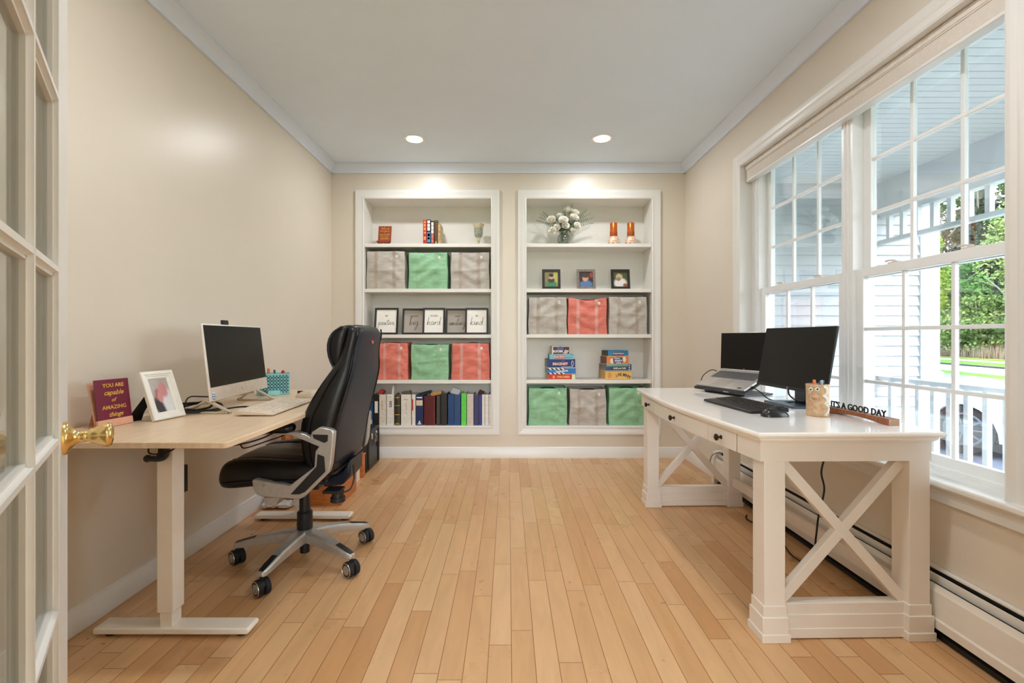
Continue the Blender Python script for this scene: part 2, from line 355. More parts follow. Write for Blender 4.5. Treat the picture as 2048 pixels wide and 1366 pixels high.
for (g0, g1, my, s0, s1) in ((1.61, 2.30, (1.843, 2.075), 1.57, 2.345), (2.47, 3.175, (2.705, 2.94), 2.425, 3.225)):
    sash(g0, g1, 1.462, 2.255, 1.79, (1.729, 1.991), my, s0, s1, .05, .045)
    lo = sash(g0, g1, .645, 1.415, 1.753, (.907, 1.161), my, s0, s1, .045, .042)
    for y in (g0+.17, g1-.17):
        bb = BM(); bx(bb, 1.742, 1.765, y-.028, y+.028, 1.457, 1.464); cyl(bb, (1.752, y, 1.464), (1.752, y, 1.472), .010, .009); tube(bb, [(1.752, y, 1.47), (1.745, y+.02, 1.473), (1.742, y+.04, 1.471)], .004, 6)
        obj('sash_lock', bb, SHADEF, lo, world=True)
t = thing('roller_shade', 'pale beige window shade raised to the top of the window', 'window shade', (1.705, 2.435, 2.21))
b = BM(); bx(b, 1.672, 1.728, WY0+.006, WY1-.008, 2.296, 2.328); obj('headrail', b, mat('headrail', (222, 216, 206), .5), t, world=True, bevel=.004)
b = BM()
bx(b, 1.677, 1.726, WY0+.008, WY1-.01, 2.228, 2.292)
bx(b, 1.674, 1.70, WY0+.008, WY1-.01, 2.290, 2.2955)
bx(b, 1.69, 1.72, WY0+.008, WY1-.01, 2.29, 2.297)
obj('folded_fabric', b, SHADEF, t, world=True)
obj('bottom_rail', bx(BM(), 1.676, 1.726, WY0+.008, WY1-.01, 2.212, 2.228), TRIM, t, world=True, bevel=.003)
# ---------------------------------------------------------------- baseboard heater
t = thing('baseboard_heater', 'long white baseboard heater on the window wall with dark slots', 'heater', (1.61, 2.0, 0))
b = BM(); bx(b, 1.640, 1.649, .46, 3.6, .02, .245); bx(b, 1.630, 1.641, .46, 3.6, .236, .245)
obj('back_plate', b, HEATW, t, world=True, bevel=.0015)
b = BM(); loft(b, [[(1.590, y, .205), (1.586, y, .185), (1.583, y, .180), (1.583, y, .085), (1.578, y, .078), (1.580, y, .046), (1.588, y, .046), (1.590, y, .088), (1.590, y, .180)] for y in (.46, 3.6)])
obj('front_cover', b, HEATW, t, world=True, angle=20)
b = BM(); bx(b, 1.611, 1.617, .46, 3.6, .18, .228); obj('damper', b, HEATW, t, world=True)
b = BM(); bx(b, 1.5935, 1.6105, .47, 3.59, .07, .198); bx(b, 1.6175, 1.6295, .47, 3.59, .07, .205); bx(b, 1.6295, 1.6395, .47, 3.59, .07, .2355); obj('fins_dark_fill', b, DARK, t, world=True)  # fins plus a dark liner put in to paint the slots' shade
b = BM(); loft(b, [[(1.649, y, 0), (1.572, y, 0), (1.572, y, .19), (1.585, y, .235), (1.610, y, .25), (1.649, y, .25)] for y in (3.59, 3.635)])
obj('end_cap', b, HEATW, t, world=True, bevel=.003)
b = BM(); bx(b, 1.60, 1.648, .46, 3.6, 0, .018); obj('floor_gap_shade', b, DARK, t, world=True)  # dark strip painting the shade in the gap under the cover
# ---------------------------------------------------------------- glass door in the foreground
dE = Vector((-.937, 1.0, 0)); dd = Vector((-.609, .793, 0)); dn = Vector((.793, .609, 0))
DW = .72; Mdoor = Matrix(((-dd.x, -dn.x, 0, dE.x), (-dd.y, -dn.y, 0, dE.y), (0, 0, 1, 0), (0, 0, 0, 1)))
# local: +x toward the hinge, +y away from the camera side (thickness), z up
dr = thing('door_1', None, None, (dE.x-dd.x*DW, dE.y-dd.y*DW, .01), kind='structure')
TH = .036; b = BM(); DT = 2.035
bx(b, 0, .115, 0, TH, .012, DT, Mdoor); bx(b, DW-.115, DW, 0, TH, .012, DT, Mdoor)
bx(b, .115, DW-.115, 0, TH, .012, .255, Mdoor); bx(b, .115, DW-.115, 0, TH, 1.92, DT, Mdoor)
obj('door_frame', b, TRIM, dr, world=True, bevel=.002)
b = BM(); zc = [.587+.332*i for i in range(4)]
def bar(bm, x0, x1, z0, z1, hor):
    # muntin with a moulded cross-section on both faces
    w = .013
    if hor:
        loft(bm, [[Mdoor @ Vector((x, y, z0+dz)) for dz, y in ((-w, .016), (-.006, .006), (-.005, .001), (.005, .001), (.006, .006), (w, .016), (w, .020), (.006, .030), (-.006, .030), (-w, .020))] for x in (x0, x1)])
    else:
        loft(bm, [[Mdoor @ Vector((x0+dx, y, z)) for dx, y in ((-w, .016), (-.006, .006), (-.005, .001), (.005, .001), (.006, .006), (w, .016), (w, .020), (.006, .030), (-.006, .030), (-w, .020))] for z in (z0, z1)])
for z in zc: bar(b, .115, DW-.115, z, z, True)
bar(b, DW/2, DW/2, .255, 1.92, False)
# glazing bead round every pane
for c0, c1 in ((.115, DW/2-.006), (DW/2+.006, DW-.115)):
    for z0, z1 in zip([.255]+zc, zc+[1.92]):
        za, zb = z0+(.006 if z0 > .3 else 0), z1-(.006 if z1 < 1.9 else 0)
        for u0, u1, v0, v1 in ((c0, c0+.008, za, zb), (c1-.008, c1, za, zb), (c0, c1, za, za+.008), (c0, c1, zb-.008, zb)):
            bx(b, u0, u1, .009, .026, v0, v1, Mdoor)
obj('muntins', b, TRIM, dr, world=True, angle=25)
b = BM()
for c0, c1 in ((.117, DW/2-.006), (DW/2+.006, DW-.117)):
    for z0, z1 in zip([.255]+zc, zc+[1.92]): bx(b, c0, c1, .0165, .0195, z0+.004, z1-.004, Mdoor)
obj('glass_panes', b, GLASSD, dr, world=True, smooth=False)
Mk = frame_M((0, 0, 0), (0, 0, 1), (1, 0, 0))
kp = dE-dd*.062+Vector((0, 0, .916))
kn = Matrix(((dd.x, 0, dn.x, kp.x), (dd.y, 0, dn.y, kp.y), (0, 1, 0, kp.z), (0, 0, 0, 1)))
b = BM(); lathe(b, [(.0335, 0), (.0335, .004), (.031, .008), (.026, .010), (.020, .014), (.0125, .020), (.011, .026), (.0125, .029), (.0115, .034), (.011, .038), (.0155, .041), (.0150, .045), (.0205, .055), (.0255, .064), (.0265, .069), (.0235, .075), (.012, .0785), (.0005, .0795)], 40, M=kn)
obj('door_knob', b, BRASS, dr, world=True, angle=75)
kn2 = Matrix(((dd.x, 0, -dn.x, kp.x-dn.x*TH), (dd.y, 0, -dn.y, kp.y-dn.y*TH), (0, 1, 0, kp.z), (0, 0, 0, 1)))
b = BM(); lathe(b, [(.0335, 0), (.0335, .004), (.031, .008), (.026, .010), (.020, .014), (.0125, .020), (.011, .030), (.0155, .041), (.0205, .055), (.0255, .064), (.0265, .069), (.0235, .075), (.0005, .0795)], 32, M=kn2)
obj('door_knob', b, BRASS, dr, world=True, angle=75)
b = BM()
for x in (-.515, .765): bx(b, x-.015, x+.015, YF-.13, YF+.004, 0, 2.12)
bx(b, -.53, .78, YF-.13, YF+.004, 2.09, 2.12)
bx(b, -.60, -.515, YF, YF+.018, 0, 2.19); bx(b, .765, .85, YF, YF+.018, 0, 2.19)
bx(b, -.6, .85, YF, YF+.018, 2.10, 2.19)
struct('trim_5', b, TRIM)
# ---------------------------------------------------------------- outside: porch
PX, PZ = 3.76, 2.69
struct('wall_outside', bx(BM(), 1.832, 1.85, -3, WY0-.06, -.4, 3), SIDING)
struct('wall_outside_far', bx(BM(), 1.832, 1.85, WY1+.06, 4.79, -.4, 3), SIDING)
b = BM()
for k in range(45):
    y = -2+k*.155; bx(b, 1.85, PX+.1, y, y+.15, -.19, -.165)
struct('floor_porch', b, mat('porch_deck', (212, 212, 210), .6, var=.06, scale=12))
b = BM(); bx(b, 1.84, PX+.5, -3, 4.79, PZ+.012, PZ+.4)  # unseen roof slab carried past the beam to block the sun
for k in range(104):
    y = -3+k*.075; bx(b, 1.84, PX, y, y+.068, PZ, PZ+.013)
struct('ceiling_porch', b, mat('porch_ceiling_vinyl', (216, 219, 220), .5, var=.01), bevel=0)
b = BM(); bx(b, PX, PX+.22, -3, 4.79, 2.385, PZ+.012); bx(b, PX-.012, PX+.23, -3, 4.79, 2.365, 2.387)
struct('trim_6', b, PORCHW)
t = thing('porch_spandrel', 'white slatted spandrel hanging under the porch beam', 'porch trim', (PX+.04, 2.4, 2.06))
obj('top_rail', bx(BM(), PX+.01, PX+.07, .9, 4.78, 2.325, 2.365), PORCHW, t, world=True, bevel=.003)
obj('bottom_rail', bx(BM(), PX+.01, PX+.07, .9, 4.78, 2.062, 2.105), PORCHW, t, world=True, bevel=.003)
for k in range(24): obj('slat', bx(BM(), PX+.02, PX+.06, 4.66-k*.162, 4.70-k*.162, 2.105, 2.325), PORCHW, t, world=True)
t = thing('porch_railing', 'white wooden porch railing with square balusters', 'railing', (PX+.04, 2.4, -.165))
obj('top_rail', bx(BM(), PX, PX+.085, .9, 4.78, .69, .73), PORCHW, t, world=True, bevel=.006)
obj('bottom_rail', bx(BM(), PX+.01, PX+.075, .9, 4.78, -.10, -.06), PORCHW, t, world=True, bevel=.004)
for k in range(25): obj('baluster', bx(BM(), PX+.022, PX+.062, 4.64-k*.155, 4.68-k*.155, -.06, .69), PORCHW, t, world=True)
t = thing('porch_post', 'square white porch post at the near end of the railing', 'post', (PX+.05, .82, -.165))
b = BM(); bx(b, PX-.02, PX+.12, .75, .895, -.165, 2.37); obj('shaft', b, PORCHW, t, world=True, bevel=.004)
b = BM(); bx(b, PX-.04, PX+.14, .74, .92, -.165, -.02); obj('base', b, PORCHW, t, world=True, bevel=.006)
# wing of the house with lap siding
b = BM(); n = 38; z0 = -.5; ex = .1025; pr = []
for k in range(n):
    z = z0+k*ex; pr += [(4.788, z), (4.803, z+ex)]
for x0, x1 in ((1.832, 4.2),):
    bm = b
    for k in range(n):
        z = z0+k*ex
        face(bm, [(x0, 4.780, z), (x1, 4.780, z), (x1, 4.798, z+ex), (x0, 4.798, z+ex)])
        face(bm, [(x0, 4.806, z), (x1, 4.806, z), (x1, 4.780, z), (x0, 4.780, z)])
struct('wall_wing', b, SIDING, smooth=False)
b = BM()
for k in range(n):
    z = z0+k*ex
    face(b, [(4.374, 4.98, z), (4.374, 9.2, z), (4.358, 9.2, z+ex), (4.358, 4.98, z+ex)]); face(b, [(4.358, 4.98, z), (4.358, 9.2, z), (4.374, 9.2, z), (4.374, 4.98, z)])
struct('wall_wing_side', b, SIDING, smooth=False)
struct('wall_wing_core', bx(BM(), 1.84, 4.35, 4.81, 9.2, -.6, 3.4), SIDING)
struct('trim_7', bx(BM(), 4.19, 4.385, 4.77, 4.98, -.55, 3.4), PORCHW, bevel=.004)
struct('foundation_trim', bx(BM(), 1.84, PX+.1, -2.1, 4.78, -.6, -.19), mat('porch_skirt', (205, 205, 205), .7))
# ground
def gmat(name, c1, c2, sc_, bump=.6, bs=60):
    return mat(name, c1, .95, col2=c2, scale=sc_, bump=bump, bscale=bs, spec=.1)
GRASS = gmat('lawn_grass', (84, 122, 42), (64, 102, 34), 1.6)
struct('ground', bx(BM(), -30, 120, -40, 140, -.75, -.53), GRASS)
def band(name, xa, xb, z, m):
    b = BM(); q = []
    for x, y in ((xa, 22-60), (xb, 22-60), (xb, 22+80), (xa, 22+80)): q.append((x+.22*(y-22), y))
    prism(b, q, -.6, z, 'z'); return struct(name, b, m)
band('ground_road', 21.6, 25.2, -.515, mat('road_asphalt', (126, 124, 130), .9, var=.05, scale=3, spec=.1))
band('ground_kerb', 25.2, 25.5, -.44, mat('kerb_asphalt', (58, 60, 70), .9, spec=.1))
band('ground_sidewalk', 29.6, 31.2, -.51, mat('sidewalk_concrete', (140, 136, 132), .9, spec=.1))
band('ground_meadow', 32.5, 90, -.505, gmat('dry_meadow', (120, 122, 68), (92, 104, 48), .5))
struct('ground_driveway', bx(BM(), 4.7, 9.6, -20, 24, -.6, -.515), mat('driveway_asphalt', (84, 92, 106), .85, var=.08, scale=8, spec=.15))
# ================================================================ LEFT SIDE: standing desk
DT0, DT1, DZ = 1.53, 3.09, .778
t = thing('standing_desk', 'pale wood standing desk with white metal legs along the left wall', 'desk', (-1.27, 2.31, 0))
b = BM(); c = .012
poly = [(-1.628, DT0), (-.915-c, DT0), (-.915-.004, DT0+.004), (-.915, DT0+c), (-.915, DT1-c), (-.93, DT1-.015), (-.915-c, DT1), (-1.628, DT1)]
prism(b, poly, DZ-.020, DZ, 'z'); obj('desktop', b, OAK, t, world=True, bevel=.002)
b = BM(); bx(b, -1.30, -1.26, 1.80, 2.90, .722, .757); bx(b, -1.56, -.99, 1.77, 1.83, .730, .757); bx(b, -1.56, -.99, 2.87, 2.93, .730, .757)
obj('frame_rail', b, DESKMET, t, world=True, bevel=.002)
for yc in (1.787, 2.902):
    l = obj('leg', bx(BM(), -1.312, -1.252, yc-.032, yc+.032, .09, .757), DESKMET, t, world=True, bevel=.003)
    obj('inner_column', bx(BM(), -1.305, -1.259, yc-.026, yc+.026, .034, .0905), DESKMET, l, world=True, bevel=.002)
    b = BM(); y0, y1 = yc-.037, yc+.037
    loft(b, [[(-1.548, y, .012), (-.975, y, .012), (-.964, y, .020), (-.966, y, .030), (-.972, y, .036), (-1.545, y, .036), (-1.549, y, .026)] for y in (y0, y1)])
    f = obj('foot', b, DESKMET, t, world=True, bevel=.005, bseg=3)
    for x in (-1.50, -1.005): obj('levelling_pad', cyl(BM(), (x, yc, 0), (x, yc, .013), .024), RUBBER, f, world=True)
b = BM(); bx(b, -1.298, -1.262, 1.742, 1.756, .69, .757); tube(b, [(-1.268, 1.745, .72), (-1.270, 1.742, .682), (-1.29, 1.738, .672), (-1.325, 1.735, .673)], .011)
sph(b, (-1.33, 1.735, .673), .014); cyl(b, (-1.285, 1.738, .672), (-1.285, 1.755, .70), .016)
obj('headset_hook', b, BLACKP, t, world=True)
b = BM(); bx(b, -1.36, -1.283, 1.835, 1.885, .505, .612); obj('power_supply', b, BLACKP, t, world=True, bevel=.003)
# cords below the desk
def cord(label, pts, r=.003, name='power_cord', m=None, group=None):
    b = tube(BM(), pts, r, 8); return tag(obj(name, b, m or RUBBER), label, 'cord', group)
cord('thin black cord looped round the near leg of the standing desk', [(-1.335, 1.748, .715), (-1.325, 1.735, .694), (-1.29, 1.733, .69), (-1.25, 1.738, .70), (-1.243, 1.76, .71), (-1.25, 1.80, .73)], .0028)
cord('black cord sagging under the standing desk towards the chair', [(-1.245, 1.75, .745), (-1.22, 1.80, .715), (-1.15, 1.9, .68), (-1.08, 2.0, .68), (-1.04, 2.1, .70), (-1.03, 2.2, .745), (-1.03, 2.3, .7565)], .0034)
cord('short black cord hanging from the underside of the standing desk', [(-1.20, 2.08, .757), (-1.203, 2.10, .68), (-1.21, 2.13, .63), (-1.23, 2.22, .60), (-1.20, 2.42, .60), (-1.16, 2.66, .59), (-1.17, 2.78, .45), (-1.2, 2.80, .2), (-1.25, 2.78, .01)], .003)
# ---- purple greeting sign
t = thing('motto_sign', 'burgundy desk sign with gold lettering on a pink easel beside the door knob', 'sign', (-1.53, 1.82, DZ))
o_, rt = Vector((-1.528, 1.752, DZ+.028)), Vector((.02, .134, 0))
up = Vector((-.020, .002, .152))
b = BM(); Mx = frame_M(o_, rt, up); bx(b, 0, .135, 0, .154, -.0025, 0, Mx)
s = obj('card', b, mat('burgundy_card', (112, 22, 48), .35, var=.04), t, world=True)
b = BM(); GOLD = mat('gold_foil', (232, 182, 84), .35, metal=.25, var=.1, scale=80)
for i, (s_, sz, sh, x, bo) in enumerate((('YOU ARE', .020, 0, .072, .0004), ('capable', .026, .35, .070, .0004), ('of', .020, .35, .066, .0003), ('AMAZING', .021, 0, .068, .0003), ('things', .024, .35, .070, .0004))):
    text(b, s_, sz, Mx @ Matrix.Translation((x, .130-i*.028, .0008)), .0004, sh, bold=bo)
obj('lettering', b, GOLD, s, world=True, smooth=False)
b = BM(); PINK = mat('pink_card', (226, 170, 140), .6)
Mx2 = frame_M((-1.528, 1.752, DZ+.001), rt, up)
bx(b, -.002, .137, .0, .028, -.006, .004, Mx2)
bx(b, -.002, .133, .004, .176, -.008, -.0055, frame_M((-1.530, 1.752, DZ), rt, (-.034, .002, .15)))
bx(b, .05, .085, 0, .120, -.0015, 0, frame_M((-1.615, 1.752, DZ), rt, (.05, .002, .15)))
obj('easel_back', b, PINK, t, world=True)
# ---- white photo frame
def photo_frame(name, label, o, right, up, w, h, fw, fm, pics, dep=.016, group=None, strut=True, inner=None, cat='picture frame', mould=False, sp=.5, sd=.32):
    o = Vector(o); t = thing(name, label, cat, o+Vector(right).normalized()*w/2, group=group)
    M = frame_M(o, right, up); b = BM()
    pr = [(0, 0), (0, dep), (fw*.25, dep), (fw, dep*.75 if not mould else dep*.45), (fw, 0)] if not mould else [(0, 0), (0, dep*.8), (fw*.1, dep), (fw*.42, dep), (fw*.48, dep*.8), (fw*.62, dep*.8), (fw*.66, dep*.62), (fw*.86, dep*.6), (fw, dep*.35), (fw, 0)]
    rings = []
    for cx, cy, sx, sy in ((0, 0, 1, 1), (w, 0, -1, 1), (w, h, -1, -1), (0, h, 1, -1)):
        rings.append([M @ Vector((cx+sx*a, cy+sy*a, z)) for a, z in pr])
    rings.append(rings[0]); loft(b, rings, False, False); obj('border', b, fm, t, world=True, angle=25)
    obj('backing', bx(BM(), fw*.5, w-fw*.5, fw*.5, h-fw*.5, .0005, .003, M), RUBBER, t, world=True)
    pics(t, M, w, h, fw)
    if strut:
        b = BM(); Mi = frame_M(o+Vector(right).normalized()*w*.5, right, up)
        hh = h*.62; foot = (M @ Vector((w*sp, 0, 0)))-Vector(M.col[2][:3]).normalized()*h*sd; foot.z = o.z+.001
        top = M @ Vector((w*(sp*.6+.2), hh, 0)); rv = Vector(right).normalized()*w*.12
        loft(b, [[top-rv, top+rv, top+rv-Vector((0, 0, .003)), top-rv-Vector((0, 0, .003))], [foot-rv*1.6+Vector((0, 0, .03)), foot+rv*1.6+Vector((0, 0, .03)), foot+rv*1.6+Vector((0, 0, .027)), foot-rv*1.6+Vector((0, 0, .027))], [foot-rv, foot+rv, foot+rv-Vector((0, 0, .001)), foot-rv-Vector((0, 0, .001))]])
        obj('strut', b, RUBBER, t, world=True)
    return t
def blob(bm, M, cx, cy, rx, ry, z, mi, n=18, wob=.0, a0=0):
    pts = []
    for k in range(n):
        a = 2*math.pi*k/n; q = 1+wob*math.sin(3*a+a0); pts.append(M @ Vector((cx+rx*q*math.cos(a), cy+ry*q*math.sin(a), z)))
    face(bm, pts, mi)
PCNT = [0]
def portrait(cols, shapes):
    # a softly blurred printed photograph: overlapping soft spots of colour in one flat print
    PCNT[0] += 1; m = bpy.data.materials.new('photo_print_%s' % 'abcdef'[PCNT[0]]); m.use_nodes = True; T = m.node_tree; B = T.nodes['Principled BSDF']; N = T.nodes.new; L = T.links.new
    tc = N('ShaderNodeTexCoord'); ns = N('ShaderNodeTexNoise'); ns.inputs['Scale'].default_value = 5; L(tc.outputs['UV'], ns.inputs[0])
    wv = N('ShaderNodeMix'); wv.data_type = 'RGBA'; wv.blend_type = 'LINEAR_LIGHT'; wv.inputs[0].default_value = .06; L(tc.outputs['UV'], wv.inputs[6]); L(ns.outputs['Color'], wv.inputs[7])
    rg = N('ShaderNodeMix'); rg.data_type = 'RGBA'; rg.inputs[6].default_value = lin(cols[0]); rg.inputs[7].default_value = lin(tuple(int(c*.8) for c in cols[0])); L(ns.outputs[0], rg.inputs[0]); cur = rg.outputs[2]
    for cx, cy, rx, ry, mi, wob in shapes:
        mp = N('ShaderNodeVectorMath'); mp.operation = 'SUBTRACT'; mp.inputs[1].default_value = (cx, cy, 0); L(wv.outputs[2], mp.inputs[0])
        ml = N('ShaderNodeVectorMath'); ml.operation = 'MULTIPLY'; ml.inputs[1].default_value = (1/rx, 1/ry, 0); L(mp.outputs[0], ml.inputs[0])
        ln = N('ShaderNodeVectorMath'); ln.operation = 'LENGTH'; L(ml.outputs[0], ln.inputs[0])
        mr = N('ShaderNodeMapRange'); mr.interpolation_type = 'SMOOTHSTEP'; mr.inputs[1].default_value = .72; mr.inputs[2].default_value = 1.28; mr.inputs[3].default_value = 1; mr.inputs[4].default_value = 0; L(ln.outputs['Value'], mr.inputs[0])
        mx_ = N('ShaderNodeMix'); mx_.data_type = 'RGBA'; L(mr.outputs[0], mx_.inputs[0]); L(cur, mx_.inputs[6]); mx_.inputs[7].default_value = lin(cols[mi]); cur = mx_.outputs[2]
    L(cur, B.inputs['Base Color']); B.inputs['Roughness'].default_value = .35
    def f(t, M, w, h, fw):
        b = BM(); bx(b, fw*.8, w-fw*.8, fw*.8, h-fw*.8, .003, .0036, M); o = obj('photo_print', b, m, t, world=True, smooth=False)
        uv = o.data.uv_layers.new(name='uv'); Mi = (M.inverted() @ wmat(t))
        for lp in o.data.loops:
            q = Mi @ o.data.vertices[lp.vertex_index].co; uv.data[lp.index].uv = ((q.x-fw)/(w-2*fw), (q.y-fw)/(h-2*fw))
    return f
FW_ = mat('cream_frame_paint', (236, 234, 226), .5, var=.01, scale=20)
photo_frame('photo_frame', 'white wooden picture frame with a couple portrait beside the computer', (-1.436, 1.897, DZ), (.022, .151, 0), (-.07, .010, .197), .153, .209, .033, FW_,
    portrait([(196, 190, 186), (62, 58, 62), (206, 142, 142), (222, 220, 224), (168, 112, 104)], [(.28, .22, .30, .30, 1, .05), (.78, .30, .32, .40, 3, .05), (.34, .52, .20, .19, 4, .08), (.62, .66, .24, .24, 2, .06), (.40, .46, .13, .16, 2, .03)]), dep=.016, mould=True, sp=.14, sd=.46)
# ---- all in one computer
t = thing('desktop_computer', 'white all-in-one computer with dark screen on the standing desk', 'computer', (-1.35, 2.35, DZ))
Ms = frame_M((-1.32, 2.09, .833), (-.06, .61, 0), (-.04, 0, .345)); Wd = .613
obj('body', bx(BM(), 0, Wd, 0, .352, -.010, 0, Ms), mat('computer_white', (232, 226, 218), .35), t, world=True, bevel=.004)
obj('screen', bx(BM(), .009, Wd-.009, .062, .345, -.001, .0012, Ms), SCREEN, t, world=True)
b = BM(); bx(b, .004, Wd-.004, .001, .060, -.0005, .0010, Ms); obj('chin', b, mat('champagne_plastic', (214, 202, 188), .4), t, world=True)
b = BM(); bx(b, .015, .035, .008, .042, .0010, .0016, Ms); st = obj('sticker', b, mat('blue_sticker', (60, 120, 190), .4), t, world=True)
b = BM(); bx(b, .018, .032, .024, .030, .0016, .0019, Ms); bx(b, .018, .024, .012, .018, .0016, .0019, Ms); bx(b, .026, .032, .012, .018, .0016, .0019, Ms); bx(b, .0155, .0345, .034, .0415, .0016, .0019, Ms); obj('sticker_print', b, PAPER, st, world=True)
b = BM()
lathe(b, [(.0005, 0), (.0085, 0), (.0085, .0005), (.0005, .0005)], 24, M=Ms @ Matrix.Translation((Wd/2, .030, .0010)))
obj('logo', b, mat('pale_logo', (226, 192, 176), .3, metal=.3), t, world=True)
b = BM(); bx(b, .20, .255, .352, .375, -.016, -.004, Ms); obj('webcam', b, BLACKP, t, world=True, bevel=.002)
STW = mat('champagne_metal', (206, 194, 176), .3, metal=.5)
for yc, sc_, xc in ((2.11, 1, -1.345), (2.56, .85, -1.37)):
    b = BM(); h = .062
    for q in (0,):
        out = [(-.100, 0), (.105, 0), (.098, .006), (-.002, h), (-.012, h)]; 
        y0, y1 = yc-.010, yc+.010
        def seg(p, q_, w_=.006):
            p, q_ = Vector(p), Vector(q_); d = (q_-p).normalized(); n = Vector((-d.y, d.x))*w_/2
            return [p+n, p-n, q_-n, q_+n]
        for A, B in (((-.100, .004), (.100, .004)), ((.100, .004), (-.006, h-.002)), ((-.006, h-.002), (-.100, .004))):
            pts = seg(A, B, .008); prism(b, [(xc+p.x, DZ+.001+p.y) for p in pts], y0, y1, 'y')
    obj('stand_foot', b, STW, t, world=True, bevel=.001)
b = BM(); tube(b, [(-1.37, 2.12, .82), (-1.385, 2.35, .83), (-1.40, 2.58, .82)], .008, 8); obj('hinge_bar', b, STW, t, world=True)
cord('bundle of black computer cables coiled behind the white picture frame', [(-1.50, 2.02, DZ+.008), (-1.44, 2.06, DZ+.012), (-1.40, 2.2, DZ+.014), (-1.46, 2.3, DZ+.03), (-1.52, 2.25, DZ+.02), (-1.48, 2.1, DZ+.018), (-1.39, 2.08, DZ+.012), (-1.36, 2.22, DZ+.008), (-1.44, 2.32, DZ+.02), (-1.54, 2.2, DZ+.03), (-1.50, 2.05, DZ+.03), (-1.41, 2.10, DZ+.02)], .0055, 'cable_bundle')
cord('thin black cable arching up to the back of the white computer', [(-1.47, 2.13, DZ+.012), (-1.455, 2.12, DZ+.05), (-1.44, 2.13, DZ+.073), (-1.40, 2.16, DZ+.07), (-1.355, 2.2, DZ+.062)], .003, 'computer_cable')
cord('black cable end lying on the desk before the computer stand', [(-1.35, 2.12, DZ+.006), (-1.31, 2.16, DZ+.012), (-1.27, 2.24, DZ+.012), (-1.235, 2.27, DZ+.005)], .004, 'computer_cable')
# ---- keyboard and mouse on the standing desk
def keyboard(name, label, o, right, length, depth, hf, hb, m, mk, rows, cols_, palm=0, gap=.12, logo=None):
    t = thing(name, label, 'keyboard', Vector(o)+Vector(right).normalized()*length/2)
    r = Vector(right).normalized(); f = Vector((0, 0, 1)).cross(r)  # f points away from the user
    M = Matrix(((r.x, f.x, 0, o[0]), (r.y, f.y, 0, o[1]), (0, 0, 1, o[2]), (0, 0, 0, 1)))
    b = BM(); loft(b, [[M @ Vector((x, y, z)) for y, z in ((0, .001), (0, hf*.5), (.004, hf), (depth-.004, hb), (depth, hb-.004), (depth, .004))] for x in (0, length)])
    obj('case', b, m, t, world=True, bevel=.003)
    kd = (depth-palm-.018)/rows; y0 = palm+.008
    b = BM(); rnd = random.Random(3)
    for r_ in range(rows):
        x = .012; 
        while x < length-.02:
            kw = (length-.024)/cols_
            if r_ == 0 and length*.2 < x < length*.45: kw = length*.26
            elif rnd.random() < .12: kw *= 1.5
            kw = min(kw, length-.012-x)
            if kw < .006: break
            ya, yb = y0+r_*kd, y0+(r_+1)*kd*1.0
            z = hf+(hb-hf)*((ya+yb)/2-.004)/(depth-.008)
            g = kd*gap
            loft(b, [[M @ Vector(p) for p in ((x+g, ya+g, z-.001), (x+kw-g, ya+g, z-.001), (x+kw-g, yb-g, z), (x+g, yb-g, z))], [M @ Vector(p) for p in ((x+g*1.7, ya+g*1.7, z+.0035), (x+kw-g*1.7, ya+g*1.7, z+.0035), (x+kw-g*1.7, yb-g*1.7, z+.0045), (x+g*1.7, yb-g*1.7, z+.0045))]], cap0=False)
            x += kw
    k = obj('keys', b, mk, t, world=True, smooth=False); k['kind'] = 'stuff'
    return t
keyboard('keyboard', 'beige slim keyboard lying on the pale standing desk', (-1.02, 2.04, DZ+.002), (-.02, .44, 0), .445, .165, .010, .024, mat('beige_keyboard', (216, 202, 184), .4), mat('beige_keys', (226, 214, 198), .45), 6, 19)
def mouse(label, loc, rz, m, m2, L_=.11, W_=.062, H_=.036, wheel=True):
    t = thing('computer_mouse', label, 'mouse', loc, rz)
    rings = []
    for u, hw, h in ((-.5, .25, .25), (-.46, .6, .55), (-.3, .9, .88), (0, 1, 1), (.22, .95, .86), (.4, .85, .6), (.48, .65, .38), (.5, .35, .2)):
        rings.append([(u*L_, hw*W_/2*math.cos(a)*(1 if abs(math.sin(a)) < .9 else 1), h*H_*max(0, math.sin(a))+.001) for a in [math.pi*k/10 for k in range(11)]])
    obj('shell', loft(BM(), rings), m, t, angle=60)
    b = BM(); bx(b, .005, L_*.47, -.0008, .0008, H_*.5, H_*.98); obj('button_seam', b, m2, t)
    cyl_b = cyl(BM(), (L_*.27, -.004, H_*.76), (L_*.27, .004, H_*.76), .009, seg=16); obj('scroll_wheel', cyl_b, m2, t)
    return t
mouse('beige mouse beside the far end of the beige keyboard', (-1.16, 2.70, DZ), R(175), mat('beige_mouse', (210, 196, 172), .35), DARK)
